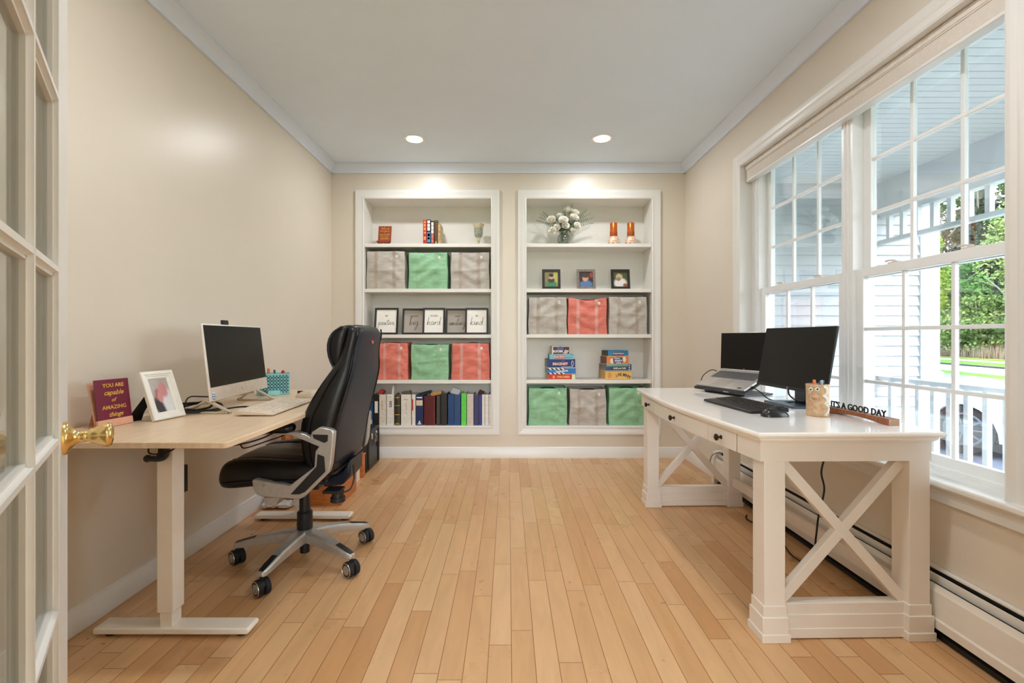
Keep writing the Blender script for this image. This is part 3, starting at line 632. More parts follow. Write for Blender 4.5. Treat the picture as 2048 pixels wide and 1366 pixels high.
# ---- pen organiser with lattice
BLUE = mat('pale_blue_metal', (150, 214, 214), .4)
t = thing('pen_organizer', 'pale blue lattice pen holder behind the computer', 'pen holder', (-1.425, 2.83, DZ))
x0, x1, y0, y1, h = -1.50, -1.325, 2.785, 2.885, .127
b = BM(); bx(b, x0, x1, y0, y1, DZ, DZ+.004)
obj('base', b, BLUE, t, world=True)
b = BM(); bx(b, x0+.004, x1-.004, y0+.004, y1-.004, DZ+.004, DZ+h*.96); obj('dark_liner', b, mat('holder_inside', (52, 96, 112), .8), t, world=True)
b = BM()
for X0, X1 in ((x0, x1),):
    for yy in (y0, y1-.003):
        bx(b, X0, X1, yy, yy+.003, DZ, DZ+.010); bx(b, X0, X1, yy, yy+.003, DZ+h-.010, DZ+h); bx(b, X0, X0+.006, yy, yy+.003, DZ, DZ+h); bx(b, X1-.006, X1, yy, yy+.003, DZ, DZ+h)
        nx, nz = 10, 6; cw, chh = (X1-X0)/nx, (h-.01)/nz
        for i in range(nx):
            for j in range(nz):
                cx, cz = X0+(i+.5)*cw, DZ+.005+(j+.5)*chh
                for a in (R(45), R(-45)):
                    Mx = Matrix.Translation((cx, yy, cz)) @ Matrix.Rotation(a, 4, 'Y'); bx(b, -.0125, .0125, 0, .003, -.0013, .0013, Mx)
                lathe(b, [(.0055, 0), (.0055, .003), (.003, .003), (.003, 0)], 8, M=Matrix.Translation((cx, yy+.003, cz)) @ Matrix.Rotation(R(90), 4, 'X'), cap0=False, cap1=False)
    for xx in (x0, x1-.003):
        bx(b, xx, xx+.003, y0, y1, DZ, DZ+.010); bx(b, xx, xx+.003, y0, y1, DZ+h-.01, DZ+h)
        for i in range(6):
            for j in range(6):
                cy, cz = y0+(i+.5)*(y1-y0)/6, DZ+.005+(j+.5)*h/6.3
                for a in (R(45), R(-45)): bx(b, 0, .003, -.0125, .0125, -.0013, .0013, Matrix.Translation((xx, cy, cz)) @ Matrix.Rotation(a, 4, 'X'))
obj('lattice_walls', b, BLUE, t, world=True, smooth=False)
b = BM(); bx(b, x0+.06, x1-.05, y0-.045, y0-.002, DZ, DZ+.028); obj('front_tray', b, BLUE, t, world=True, bevel=.003); t.rotation_euler = (0, 0, R(25))
def pen(label, p0, p1, col, r=.006, tipcol=None, group=None, name='marker_pen'):
    t = thing(name, label, 'pen', p0, group=group); m = mat('pen_%d_%d_%d' % col, col, .35)
    p0, p1 = Vector(p0), Vector(p1); mid = p0.lerp(p1, .6)
    obj('barrel', cyl(BM(), p0, mid, r*.9, seg=10), PAPER if tipcol is None else mat('pen_%d_%d_%d' % tipcol, tipcol, .35), t, world=True)
    b = cyl(BM(), mid, p1, r, r*.9, seg=10); sph(b, p1, r*.9, 10); obj('cap', b, m, t, world=True)
pen('orange capped pen in the pale blue lattice holder', (-1.434, 2.828, DZ+.03), (-1.440, 2.826, DZ+.150), (214, 128, 92), .009)
pen('dark green pen in the pale blue lattice holder', (-1.405, 2.842, DZ+.03), (-1.412, 2.842, DZ+.142), (48, 92, 92), .007)
pen('red tipped pen in the pale blue lattice holder', (-1.370, 2.856, DZ+.03), (-1.368, 2.858, DZ+.134), (196, 32, 44), .011)
pen('orange highlighter hidden low in the pale blue lattice holder', (-1.470, 2.812, DZ+.03), (-1.474, 2.812, DZ+.140), (224, 150, 110), .006)
# ================================================================ office chair
CY = 2.375; cx0, cy0 = -1.02, 2.36
t = thing('office_chair', 'black leather executive office chair with silver arms and five-star base', 'office chair', (cx0, cy0, 0))
def ring_back(z, xr, xf, hw, conc=.03, bulge=.010):
    pts = []
    for y in (-.86, -.5, 0, .5, .86): pts.append((xr+bulge*(1-(y)**2), CY+y*hw, z))
    pts += [(xr-.012, CY+hw*.985, z), (xr*.55+xf*.45, CY+hw, z), (xf+.022, CY+hw*.985, z)]
    for y in (.86, .6, .3, 0, -.3, -.6, -.86): pts.append((xf+conc*(1-(y/.8)**2 if abs(y) < .8 else 0), CY+y*hw, z))
    pts += [(xf+.022, CY-hw*.985, z), (xr*.55+xf*.45, CY-hw, z), (xr-.012, CY-hw*.985, z)]
    return pts
sect = [(.47, -.80, -.86, .225), (.50, -.805, -.925, .245), (.60, -.797, -.955, .258), (.70, -.782, -.955, .265), (.76, -.767, -.945, .268), (.84, -.745, -.905, .262), (.92, -.724, -.858, .250), (.975, -.714, -.818, .235), (1.03, -.712, -.79, .218), (1.08, -.706, -.775, .205), (1.13, -.694, -.765, .200), (1.165, -.695, -.765, .195), (1.178, -.715, -.755, .18)]
obj('backrest', loft(BM(), [ring_back(*s) for s in sect]), LEATHER, t, world=True, subd=1, angle=180)
# rear panel shell
rp = []
for z, xr, xf, hw in sect[1:-1]:
    r_ = xr
    rp.append([(r_+.004+.013*(1-y*y), CY+y*hw*.93, z) for y in (-1, -.8, -.4, 0, .4, .8, 1)]+[(r_-.008, CY+y*hw*.93, z) for y in (1, .8, .4, 0, -.4, -.8, -1)])
obj('rear_panel', loft(BM(), rp), LEATHERB, t, world=True, subd=1, angle=180)
b = BM()
for s in (-1, 1):
    tube(b, [(xr+.002, CY+s*hw*.955, z) for z, xr, xf, hw in sect[1:-1]], .0042, 8)
    tube(b, [(xf+.018+.25*(xr-xf), CY+s*(hw+.002), z) for z, xr, xf, hw in sect[1:8]], .003, 6)
z_, xr_, xf_, hw_ = sect[1]; tube(b, [(xr_+.004+.012*(1-y*y), CY+y*hw_*.95, z_-.002) for y in (-1, -.5, 0, .5, 1)], .004, 8)
obj('piping', b, LEATHER, t, world=True)
# headrest cushion
b = BM(); hs = [(.955, -.80, -.815, .175), (.975, -.775, -.835, .19), (1.03, -.765, -.855, .20), (1.09, -.755, -.858, .205), (1.14, -.745, -.842, .203), (1.172, -.735, -.80, .195), (1.183, -.725, -.755, .175)]
obj('headrest', loft(b, [ring_back(z, xr, xf, hw, .02, 0) for z, xr, xf, hw in hs]), LEATHER, t, world=True, subd=1, angle=180)
b = BM(); tube(b, [(xf+.030, CY-hw-.001, z) for z, xr, xf, hw in hs[:-1]], .0035, 6); obj('headrest_piping', b, LEATHERB, t, world=True)
b = BM(); lathe(b, [(.0005, 0), (.018, 0), (.018, .002), (.0005, .003)], 20, M=frame_M((-.684, CY-.0, 1.105), (0, -1, 0), (-.1, 0, 1)) @ Matrix.Scale(1, 4)); bd = obj('badge', b, mat('red_badge', (206, 96, 92), .4), t, world=True)
b = BM(); lathe(b, [(.009, 0), (.009, .004), (.006, .004), (.006, 0)], 16, M=frame_M((-.684, CY, 1.105), (0, -1, 0), (-.1, 0, 1)), cap0=False, cap1=False); obj('badge_ring', b, PAPER, bd, world=True)
# seat
def ring_seat(x, zl, zh, hw):
    pts = []
    fk = max(0, min(1, (x+1.30)/.30))
    for y, d, e in ((-1, -.035, 0), (-.93, -.008, 0), (-.78, .004, .004), (-.62, -.006, -.008), (-.45, -.002, .004), (-.25, .003, -.007), (0, 0, .006), (.25, .003, -.006), (.45, -.002, .005), (.62, -.006, -.008), (.78, .004, .004), (.93, -.008, 0), (1, -.035, 0)): pts.append((x, CY+y*hw, zh+d+e*fk*1.3))
    for y, d in ((1, .02), (.92, .004), (.5, 0), (0, 0), (-.5, 0), (-.92, .004), (-1, .02)): pts.append((x, CY+y*hw, zl+d))
    return pts
ss = [(-1.335, .455, .49, .19), (-1.328, .43, .525, .225), (-1.30, .420, .548, .245), (-1.25, .422, .558, .255), (-1.16, .435, .562, .262), (-1.06, .440, .556, .265), (-.96, .442, .55, .262), (-.87, .445, .548, .25), (-.83, .45, .54, .235)]
obj('seat', loft(BM(), [ring_seat(*s) for s in ss]), LEATHER, t, world=True, subd=1, angle=180)
b = BM()
for s in (-1, 1): tube(b, [(x, CY+s*(hw+.001), zl+(zh-zl)*.30) for x, zl, zh, hw in ss[2:]], .0035, 6)
for q in (-.62, .62): tube(b, [(x, CY+q*hw, zh-.006) for x, zl, zh, hw in ss[2:]], .003, 6)
obj('seat_piping', b, LEATHERB, t, world=True)
b = BM(); bx(b, -1.15, -.86, CY-.13, CY+.13, .415, .445); bx(b, -1.10, -.93, CY-.07, CY+.07, .37, .42); obj('mechanism', b, BLACKM, t, world=True, bevel=.008)
b = BM(); loft(b, [[(x, CY+s*hw_, z) for s, z in ((-1, z0), (1, z0), (1, z1), (-1, z1))] for x, z0, z1, hw_ in ((-.90, .39, .44, .09), (-.80, .405, .47, .10), (-.765, .45, .53, .10))]); obj('back_bracket', b, LEATHERB, t, world=True, bevel=.01)
# arms
for s in (-1, 1):
    ya = CY+s*.272; y0, y1 = (ya-.018, ya+.018)
    arm = obj('armrest', BM(), SILVERP, t) if False else None
    out = [(-1.137, .487), (-1.132, .45), (-1.118, .424), (-1.09, .412), (-.95, .402), (-.925, .402), (-.905, .412), (-.795, .52), (-.785, .56), (-.775, .66), (-.772, .70), (-.785, .712), (-.836, .722), (-.872, .700), (-.878, .675), (-.90, .69), (-.94, .700), (-1.18, .706), (-1.20, .696), (-1.18, .688), (-.97, .685), (-.93, .672), (-.84, .635), (-.855, .615), (-.86, .545), (-.97, .432+.03), (-1.06, .478), (-1.12, .49)]
    b = BM(); prism(b, out, y0, y1, 'y'); arm = obj('arm_frame', b, SILVERP, t, world=True, bevel=.005, bseg=3)
    b = BM(); f = y0-.0015 if s < 0 else y1-.001
    g = f+.0025
    prism(b, [(-.845, .603), (-.815, .592), (-.81, .525), (-.90, .435), (-.925, .424), (-.965, .424), (-.85, .548)], f, g, 'y')
    prism(b, [(-.868, .690), (-.862, .672), (-.815, .652), (-.800, .660), (-.798, .688)], f, g, 'y')
    obj('inset', b, BLACKP, arm, world=True, bevel=.001)
    b = BM(); lathe(b, [(.0005, 0), (.011, 0), (.011, .002), (.007, .002), (.0065, .001), (.0005, .001)], 20, M=frame_M((-1.085, y0 if s < 0 else y1, .468), (1, 0, 0), (0, 0, 1)) @ (Matrix.Identity(4) if s < 0 else Matrix.Rotation(R(180), 4, 'X')))
    obj('bolt_cap', b, SILVER, arm, world=True)
    rings = []
    for x, hw, h in ((-1.215, .018, .008), (-1.205, .032, .016), (-1.17, .038, .024), (-1.06, .038, .026), (-.985, .036, .026), (-.962, .028, .020), (-.955, .016, .010)):
        rings.append([(x, ya+hw*math.cos(a), .716+h*math.sin(a)) for a in [2*math.pi*k/14 for k in range(14)]])
    obj('arm_pad', loft(BM(), rings), LEATHER, arm, world=True, angle=180)
# levers
b = BM(); loft(b, [[(x, y, z) for x, z in ((-1.10, .40), (-1.095, .365), (-1.045, .362), (-1.03, .40))] for y in (CY-.26, CY-.19)]); tube(b, [(-1.06, CY-.2, .395), (-1.04, CY-.05, .40)], .006); obj('tilt_lever', b, SILVERP, t, world=True, bevel=.003)
b = BM(); cyl(b, (-.80, CY-.165, .40), (-.80, CY-.165, .365), .028); cyl(b, (-.80, CY-.165, .372), (-.80, CY-.165, .350), .034); bx(b, -.86, -.78, CY-.20, CY-.12, .395, .408); obj('lumbar_knob', b, BLACKP, t, world=True, bevel=.002)
b = tube(BM(), [(-.78, CY-.16, .39), (-.75, CY-.14, .40), (-.745, CY-.10, .44), (-.755, CY-.08, .50)], .004); obj('knob_cable', b, BLACKP, t, world=True)
b = BM(); cyl(b, (cx0, cy0, .24), (cx0, cy0, .385), .026); lathe(b, [(.034, .125), (.037, .13), (.037, .245), (.033, .25), (.028, .25)], 28, (cx0, cy0, 0)); cyl(b, (cx0, cy0, .045), (cx0, cy0, .13), .023); obj('gas_cylinder', b, BLACKM, t, world=True)
base = obj('base_hub', lathe(BM(), [(.03, .105), (.052, .108), (.06, .13), (.058, .150), (.045, .162), (.03, .164)], 30, (cx0, cy0, 0)), SILVERP, t, world=True)
for k in range(5):
    a = R(187+k*72.5 if k else 187); a = R([186, 261, 331.5, 40.5, 113][k])
    d = Vector((math.cos(a), math.sin(a), 0)); n = Vector((-d.y, d.x, 0)); c0 = Vector((cx0, cy0, 0)); Rr = .318
    def sec(r, zt, zb, hw): return [c0+d*r+n*hw*q+Vector((0, 0, z)) for q, z in ((-1, zb), (1, zb), (1, zt-.010), (.72, zt), (-.72, zt), (-1, zt-.010))]
    arm = obj('base_arm', loft(BM(), [sec(.03, .162, .110, .036), (sec(.10, .158, .108, .032)), sec(.2, .140, .098, .026), sec(.29, .118, .086, .022), sec(.325, .108, .084, .020), sec(.335, .102, .086, .014)]), SILVERP, t, world=True, bevel=.002, angle=30)
    b = BM()
    def strip(r, zt, w_, dz): return [c0+d*r+n*w_*q+Vector((0, 0, zt+z)) for q, z in ((-1, -.004), (1, -.004), (1, dz), (-1, dz))]
    loft(b, [strip(.235, .1335, .012, .001), strip(.29, .118, .014, .002), strip(.327, .1075, .012, .002)])
    obj('arm_inset', b, BLACKP, arm, world=True)
    w_ = c0+d*.322; sa = a+R(35)
    rd = Vector((math.cos(-.25), math.sin(-.25), 0))   # all casters swivelled about alike: axle direction
    ax = Vector((.60, .80, 0)).normalized()
    cs = thing_c = bpy.data.objects.new('caster', None)
    b = BM(); cyl(b, w_+Vector((0, 0, .055)), w_+Vector((0, 0, .092)), .008, seg=12)
    sph(b, w_+Vector((0, 0, .045)), .026, 14, sz=.9)
    bpy.data.objects.remove(cs)
    cs = obj('caster', b, BLACKP, t, world=True)
    for s in (-1, 1):
        A = w_+ax*s*.005+Vector((0, 0, .036)); B = w_+ax*s*.028+Vector((0, 0, .036))
        wb = BM(); tube(wb, [A, A+ax*s*.003, B-ax*s*.003, B], .0355, 24, False); wh = obj('wheel', wb, RUBBER, cs, world=True, bevel=.004)
        Mw = frame_M(B+ax*s*.0002, (0, 0, 1), ax.cross(Vector((0, 0, 1)))*s); 
        if (Mw.to_3x3() @ Vector((0, 0, 1))).dot(ax*s) < 0: Mw = Mw @ Matrix.Rotation(R(180), 4, 'X')
        hb = BM(); lathe(hb, [(.0005, .001), (.021, .001), (.024, -.002)], 24, M=Mw, cap1=False); bx(hb, -.012, .012, -.003, .003, .001, .0022, Mw); obj('hub_cap', hb, SILVER, wh, world=True)
        hb = BM(); lathe(hb, [(.0285, -.001), (.030, .0012), (.033, .0012), (.0345, -.002)], 24, M=Mw, cap0=False, cap1=False); obj('rim', hb, SILVER, wh, world=True)
# ---- things on the floor behind the chair
WOODB = mat('orange_wood', (206, 128, 66), .4, var=.1, scale=8, stretch=(1, 1, 9), col2=(182, 104, 50))
t = thing('wooden_crate', 'low orange-brown wooden box on the floor behind the chair', 'box', (-1.23, 3.3, 0))
obj('body', bx(BM(), -1.335, -1.115, 3.14, 3.46, .0, .16), WOODB, t, world=True, bevel=.003)
b = BM(); bx(b, -1.338, -1.112, 3.134, 3.142, 0, .022); bx(b, -1.338, -1.112, 3.134, 3.142, .135, .16); bx(b, -1.235, -1.225, 3.134, 3.142, .02, .14); obj('front_battens', b, WOODB, t, world=True, bevel=.001)
t = thing('document_box', 'small white box on the floor between the wooden boxes', 'box', (-1.22, 3.66, 0))
b = BM(); bx(b, -1.30, -1.17, 3.62, 3.71, 0, .13); obj('body', b, PAPER, t, world=True, bevel=.002)
obj('lid', bx(BM(), -1.303, -1.167, 3.617, 3.713, .12, .145), PAPER, t, world=True, bevel=.002)
t = thing('wooden_magazine_box', 'upright orange wooden box beside the black case', 'box', (-1.25, 3.77, 0))
b = BM(); bx(b, -1.33, -1.155, 3.745, 3.80, 0, .19); obj('body', b, WOODB, t, world=True, bevel=.003)
obj('rim', bx(BM(), -1.334, -1.151, 3.741, 3.804, .175, .192), WOODB, t, world=True, bevel=.002)
t = thing('document_case', 'black hard document case with keys on its latch below the left bookcase', 'case', (-1.26, 4.05, 0))
b = BM(); bx(b, -1.40, -1.165, 3.86, 4.27, .004, .33); obj('shell', b, BLACKM, t, world=True, bevel=.014, bseg=3)
b = BM(); bx(b, -1.165, -1.158, 3.90, 3.93, .02, .31); bx(b, -1.165, -1.158, 4.2, 4.23, .02, .31); bx(b, -1.40, -1.16, 3.853, 3.862, .15, .165); obj('ribs', b, RUBBER, t, world=True, bevel=.002)
b = tube(BM(), [(-1.29, 3.97, .33), (-1.29, 3.98, .355), (-1.29, 4.06, .36), (-1.29, 4.14, .355), (-1.29, 4.15, .33)], .009); obj('handle', b, RUBBER, t, world=True)
for y in (3.99, 4.12): obj('latch', bx(BM(), -1.166, -1.150, y-.018, y+.018, .255, .305), CHROME, t, world=True, bevel=.003)
t = thing('key_bunch', 'bunch of metal keys hanging from the black document case', 'keys', (-1.14, 4.06, .30))
b = BM(); lathe(b, [(.016, -.001), (.018, 0), (.016, .001), (.014, 0)], 20, M=frame_M((-1.143, 4.06, .285), (0, 1, 0), (0, 0, 1)), cap0=False, cap1=False); obj('key_ring', b, CHROME, t, world=True)
for k, a in enumerate((-20, -6, 8, 24)):
    Mx = Matrix.Translation((-1.146+.004*k, 4.06, .272)) @ Matrix.Rotation(R(a), 4, 'X')
    b = BM(); bx(b, -.001, .001, -.009, .009, -.018, 0, Mx); bx(b, -.001, .001, -.0035, .0035, -.055, -.016, Mx); obj('key', b, SILVER if k % 2 else CHROME, t, world=True)
b = tube(BM(), [(-1.15, 4.10, .29), (-1.145, 4.12, .25), (-1.148, 4.115, .20), (-1.15, 4.11, .17)], .006); obj('lanyard', b, RUBBER, t, world=True)
t = thing('wastebasket', 'small dark bin on the floor beneath the far end of the standing desk', 'bin', (-1.43, 3.22, 0))
obj('body', lathe(BM(), [(.055, 0), (.068, .12), (.071, .125), (.066, .125), (.054, .006)], 28, (-1.43, 3.24, 0)), BLACKP, t, world=True)
obj('lid', lathe(BM(), [(.068, .127), (.066, .135), (.02, .142), (.0005, .142)], 28, (-1.43, 3.24, 0)), BLACKP, t, world=True)
t = thing('wooden_stand', 'narrow orange wooden stand next to the small dark bin', 'stand', (-1.535, 3.27, 0))
b = BM(); bx(b, -1.545, -1.515, 3.2, 3.4, 0, .5); obj('side_board', b, WOODB, t, world=True, bevel=.002)
b = BM(); bx(b, -1.545, -1.36, 3.29, 3.40, .48, .50); obj('top_board', b, WOODB, t, world=True, bevel=.002)
b = BM(); lathe(b, [(.0005, 0), (.05, 0), (.05, .012), (.03, .018), (.012, .03), (.010, .06), (.02, .07), (.035, .09), (.035, .10), (.0005, .10)], 24, (-1.46, 3.35, .50)); o = obj('brass_figurine', b, BRASS)
tag(o, 'small brass ornament on the wooden stand behind the chair', 'ornament')
b = BM()
rnd = random.Random(5); rings = []
for k in range(9):
    x = -1.60+k*.022; rings.append([(x, 3.10+.05*math.cos(a)*(.7+.5*rnd.random()), .022+.020*math.sin(a)*(.5+.8*rnd.random())) for a in [2*math.pi*i/12 for i in range(12)]])
o = obj('plastic_bag', loft(b, rings), mat('crumpled_plastic', (226, 224, 222), .25, var=.03), angle=20); tag(o, 'crumpled white plastic bag on the floor under the standing desk', 'bag')
# ================================================================ RIGHT SIDE: white desk
RZ = R(1.0); t = thing('writing_desk', 'large white farmhouse desk with X-shaped ends and dark knobs under the window', 'desk', (.931, 1.717, 0), RZ)
def bow(v, off=0, amp=.045): return off-amp*math.sin(math.pi*min(1, max(0, (v-.0)/1.478)))
VS = [1.517*k/24-.017 for k in range(25)]
def slab(u_off, v0, v1, u1, z0, z1, inset=0):
    vs = [v0+(v1-v0)*k/24 for k in range(25)]
    return [(bow(v)+u_off, v) for v in vs]+[(u1, v1), (u1, v0)]
b = BM()
layers = [(-.004, .736, 0), (-.012, .744, 0), (-.014, .752, 0), (-.020, .754, 0), (-.027, .757, 0), (-.029, .764, 0), (-.027, .771, 0), (-.022, .775, 0)]
rings = []
for off, z, _ in layers:
    e = -off
    rings.append([(x, y, z) for x, y in slab(-e+.002, .010-e, 1.468+e, .638+e, 0, 0)])
loft(b, rings); obj('desktop', b, DESKW, t, angle=30)
b = BM(); po = slab(0, .013, 1.465, .638, 0, 0); pi = [(bow(v)+.02, v) for v in [.033+(1.445-.033)*k/24 for k in range(25)]]+[(.618, 1.445), (.618, .033)]
rings = [[(x, y, .663) for x, y in po], [(x, y, .738) for x, y in po], [(x, y, .738) for x, y in pi], [(x, y, .663) for x, y in pi]]
rings.append(rings[0]); loft(b, rings, False, False); obj('apron', b, DESKL, t, angle=25)
KN = mat('dark_bronze_knob', (52, 34, 26), .35, metal=.5)
for i, (v0, v1) in enumerate(((.160, .372), (.376, 1.112), (1.116, 1.328))):
    b = BM(); vs = [v0+.002+(v1-v0-.004)*k/12 for k in range(13)]
    loft(b, [[(bow(v)-.0035, v, .6645), (bow(v)-.0035, v, .7355), (bow(v)+.006, v, .7355), (bow(v)+.006, v, .6645)] for v in vs]); dw = obj('drawer', b, DESKL, t, angle=25)
    b = BM(); vs = [v0-.0015+(v1-v0+.003)*k/12 for k in range(13)]
    for A in (vs[0], vs[-1]): bx(b, bow(A)-.0008, bow(A)+.004, A-.0012, A+.0012, .664, .736)
    obj('drawer_gap', b, mat('desk_gap', (96, 84, 70), .8), dw)
    vm = (v0+v1)/2; M = frame_M((bow(vm)-.003, vm, .700), (0, 0, 1), (0, 1, 0)); 
    if (M.to_3x3() @ Vector((0, 0, 1))).x > 0: M = M @ Matrix.Rotation(R(180), 4, 'X')
    obj('knob', lathe(BM(), [(.009, 0), (.009, .002), (.0045, .004), (.0045, .012), (.011, .016), (.0145, .020), (.0145, .024), (.010, .028), (.0005, .029)], 24, M=M), KN, dw)
for u0 in (.013, .555):
    for v0 in (.013, 1.385):
        b = BM(); bx(b, u0, u0+.078, v0, v0+.080, .12, .664); lg = obj('leg', b, DESKL, t, bevel=.002)
        b = BM(); cu, cv = u0+.039, v0+.040
        for h0, h1, r in ((0, .032, .053), (.030, .092, .0485), (.090, .132, .0435)): bx(b, cu-r, cu+r, cv-r, cv+r, h0, h1)
        obj('foot_block', b, DESKL, lg, bevel=.0025)
for v0 in (.053, 1.425):
    b = BM()
    for h0, h1, r in ((.004, .040, .030), (.039, .090, .026), (.089, .130, .0215)): bx(b, .085, .56, v0-r, v0+r, h0, h1)
    obj('bottom_rail', b, DESKL, t, bevel=.002)
    for (a, c, dv) in (((.088, .662), (.558, .132), 0), ((.088, .132), (.558, .662), .0015)):
        A, C = Vector(a), Vector(c); d = (C-A).normalized(); n = Vector((-d.y, d.x))*.019
        b = BM(); prism(b, [tuple(A+n), tuple(A-n), tuple(C-n), tuple(C+n)], v0-.015+dv, v0+.015+dv, 'y'); obj('cross_brace', b, DESKL, t, bevel=.0015)
obj('back_stretcher', bx(BM(), .580, .608, .09, 1.39, .133, .188), DESKL, t, bevel=.002)
DZR = .775
# ---- monitor
t = thing('monitor', 'black monitor on a square base turned towards the window desk chair side', 'monitor', (1.45, 2.4, DZR))
t['label'] = 'black flat monitor on a slate-coloured square base in front of the window'
Mm = frame_M((1.375, 2.60, .862), (.025, -.524, 0), (.055, 0, .31)); Wm = .525; Hm = .315
b = BM(); bx(b, 0, Wm, 0, Hm, -.014, -.002, Mm); obj('screen_housing', b, BLACKM, t, world=True, bevel=.003)
b = BM(); bx(b, .07, Wm-.07, .04, Hm-.05, -.040, -.012, Mm); obj('rear_housing', b, BLACKM, t, world=True, bevel=.012)
b = BM(); bx(b, .003, Wm-.003, .016, Hm-.003, -.0021, -.0006, Mm); obj('screen', b, SCREEN, t, world=True)
b = BM(); bx(b, .001, Wm-.001, .001, .0155, -.0021, .0008, Mm); bz = obj('lower_bezel', b, BLACKP, t, world=True)
b = BM(); lathe(b, [(.0048, .0008), (.0056, .0012), (.0062, .0008)], 20, M=Mm @ Matrix.Translation((Wm/2, .008, 0)), cap0=False, cap1=False)
for dx in (-.0018, .0012): bx(b, dx-.0005, dx+.0005, -.003, .003, .0008, .0012, Mm @ Matrix.Translation((Wm/2, .008, 0)))
obj('logo', b, SILVER, bz, world=True)
STM = mat('slate_metal', (74, 88, 98), .4, metal=.3)
b = BM(); M_ = Matrix.Translation((1.375, 2.268, DZR)) @ Matrix.Rotation(R(1.5), 4, 'Z'); bx(b, 0, .185, 0, .245, 0, .011, M_); obj('base', b, STM, t, world=True, bevel=.002)
b = BM(); loft(b, [[(1.478+dx, 2.335, z), (1.478+dx, 2.425, z), (1.500+dx, 2.425, z), (1.500+dx, 2.335, z)] for dx, z in ((0, DZR+.010), (.0, .97), (-.008, 1.02))]); bx(b, 1.452, 1.485, 2.35, 2.41, .985, 1.03); obj('stem', b, STM, t, world=True, bevel=.003)
# ---- laptop on stand
u = Vector((.345, -.939, 0)).normalized(); v = Vector((.939, .345, 0)).normalized()
def LM(o, tilt=0):
    vv = v*math.cos(tilt)+Vector((0, 0, math.sin(tilt))); n = u.cross(vv)
    return Matrix(((u.x, vv.x, n.x, o[0]), (u.y, vv.y, n.y, o[1]), (u.z, vv.z, n.z, o[2]), (0, 0, 0, 1)))
Ob = Vector((1.255, 3.02, DZR))
t = thing('laptop_stand', 'black tilting laptop stand on the far end of the white desk', 'stand', Ob+u*.16+v*.13)
M0 = LM(Ob); obj('base_plate', bx(BM(), 0, .31, .01, .24, 0, .012, M0), BLACKM, t, world=True, bevel=.002)
Of = Vector((1.222, 3.052, .806)); tl = R(24); M1 = LM(Of, tl)
b = BM(); cyl(b, M0 @ Vector((.155, .09, .01)), M1 @ Vector((.19, .06, -.004)), .032, .024); bx(b, .10, .24, .06, .13, .010, .022, M0); obj('neck', b, BLACKP, t, world=True, bevel=.003)
b = BM(); bx(b, -.004, .398, -.004, .215, -.007, 0, M1); bx(b, -.004, .398, -.016, -.003, -.012, .004, M1); sh = obj('tray', b, BLACKP, t, world=True, bevel=.002)
b = BM(); bx(b, .24, .28, -.0175, -.0155, -.006, -.001, M1); obj('nameplate', b, SILVER, sh, world=True)
b = BM(); bx(b, .02, .06, -.0168, -.0158, -.008, .002, M1); obj('lip_pad', b, DARK, sh, world=True)
t = thing('laptop', 'open silver laptop with black screen raised on a black stand', 'laptop', Of)
M2 = LM(Of+Vector((0, 0, .001))+(M1.to_3x3() @ Vector((0, 0, .001))), tl); Wl, Dl = .385, .225
obj('deck', bx(BM(), 0, Wl, 0, Dl, 0, .013, M2), LAPTOP, t, world=True, bevel=.002)
b = BM()
for r_ in range(6):
    for c in range(19):
        x0 = .022+c*.0179; y0 = .112+r_*.0155; bx(b, x0, x0+.0152, y0, y0+.0128, .0125, .0142, M2)
k = obj('keys', b, mat('laptop_keys', (92, 92, 94), .45), t, world=True, smooth=False); k['kind'] = 'stuff'
obj('touchpad', bx(BM(), .115, .235, .012, .095, .0125, .0134, M2), mat('touchpad', (182, 176, 170), .3, metal=.5), t, world=True)
b = BM(); bx(b, .325, .355, .008, .020, .0128, .0134, M2); obj('palm_sticker', b, BLACKP, t, world=True)
hb = M2 @ Vector((0, Dl, .012)); M3 = frame_M(hb, u, Vector((0, 0, 1))+v*.03)
obj('lid', bx(BM(), 0, Wl, 0, .242, -.006, 0, M3), LAPTOP, t, world=True, bevel=.002)
lc = obj('screen', bx(BM(), .004, Wl-.004, .006, .238, -.0005, .0012, M3), SCREEN, t, world=True)
b = BM(); lathe(b, [(.003, .0012), (.0036, .0016), (.0042, .0012)], 16, M=M3 @ Matrix.Translation((Wl/2, .012, 0)), cap0=False, cap1=False); obj('logo', b, SILVER, lc, world=True)
b = BM(); cyl(b, M3 @ Vector((.02, .002, -.002)), M3 @ Vector((Wl-.02, .002, -.002)), .006, seg=12); obj('hinge', b, LAPTOP, t, world=True)
e0 = M2 @ Vector((-.002, .20, .006))
cord('black charging cable curving down from the left side of the laptop', [e0, e0+Vector((-.035, .01, .01)), e0+Vector((-.085, .01, -.02)), e0+Vector((-.11, 0, -.06)), e0+Vector((-.10, 0, -.10)), e0+Vector((-.05, .03, -.15)), Vector((1.38, 3.15, DZR+.005))], .0028, 'laptop_cable')
p0 = M2 @ Vector((.387, .06, .006))
cord('black cable running across the desk from the laptop to the monitor', [p0, p0+Vector((.03, -.04, -.03)), (1.43, 2.58, DZR+.008), (1.44, 2.47, DZR+.006), (1.45, 2.38, DZR+.018), (1.48, 2.30, DZR+.018), (1.50, 2.20, DZR+.010), (1.52, 2.1, DZR+.008), (1.515, 2.06, DZR+.032)], .0035, 'laptop_cable')
cord('black cable hanging from the lower edge of the monitor to its stem', [(1.392, 2.335, .866), (1.395, 2.33, .835), (1.43, 2.335, .81), (1.478, 2.345, .803)], .0042, 'monitor_cable')
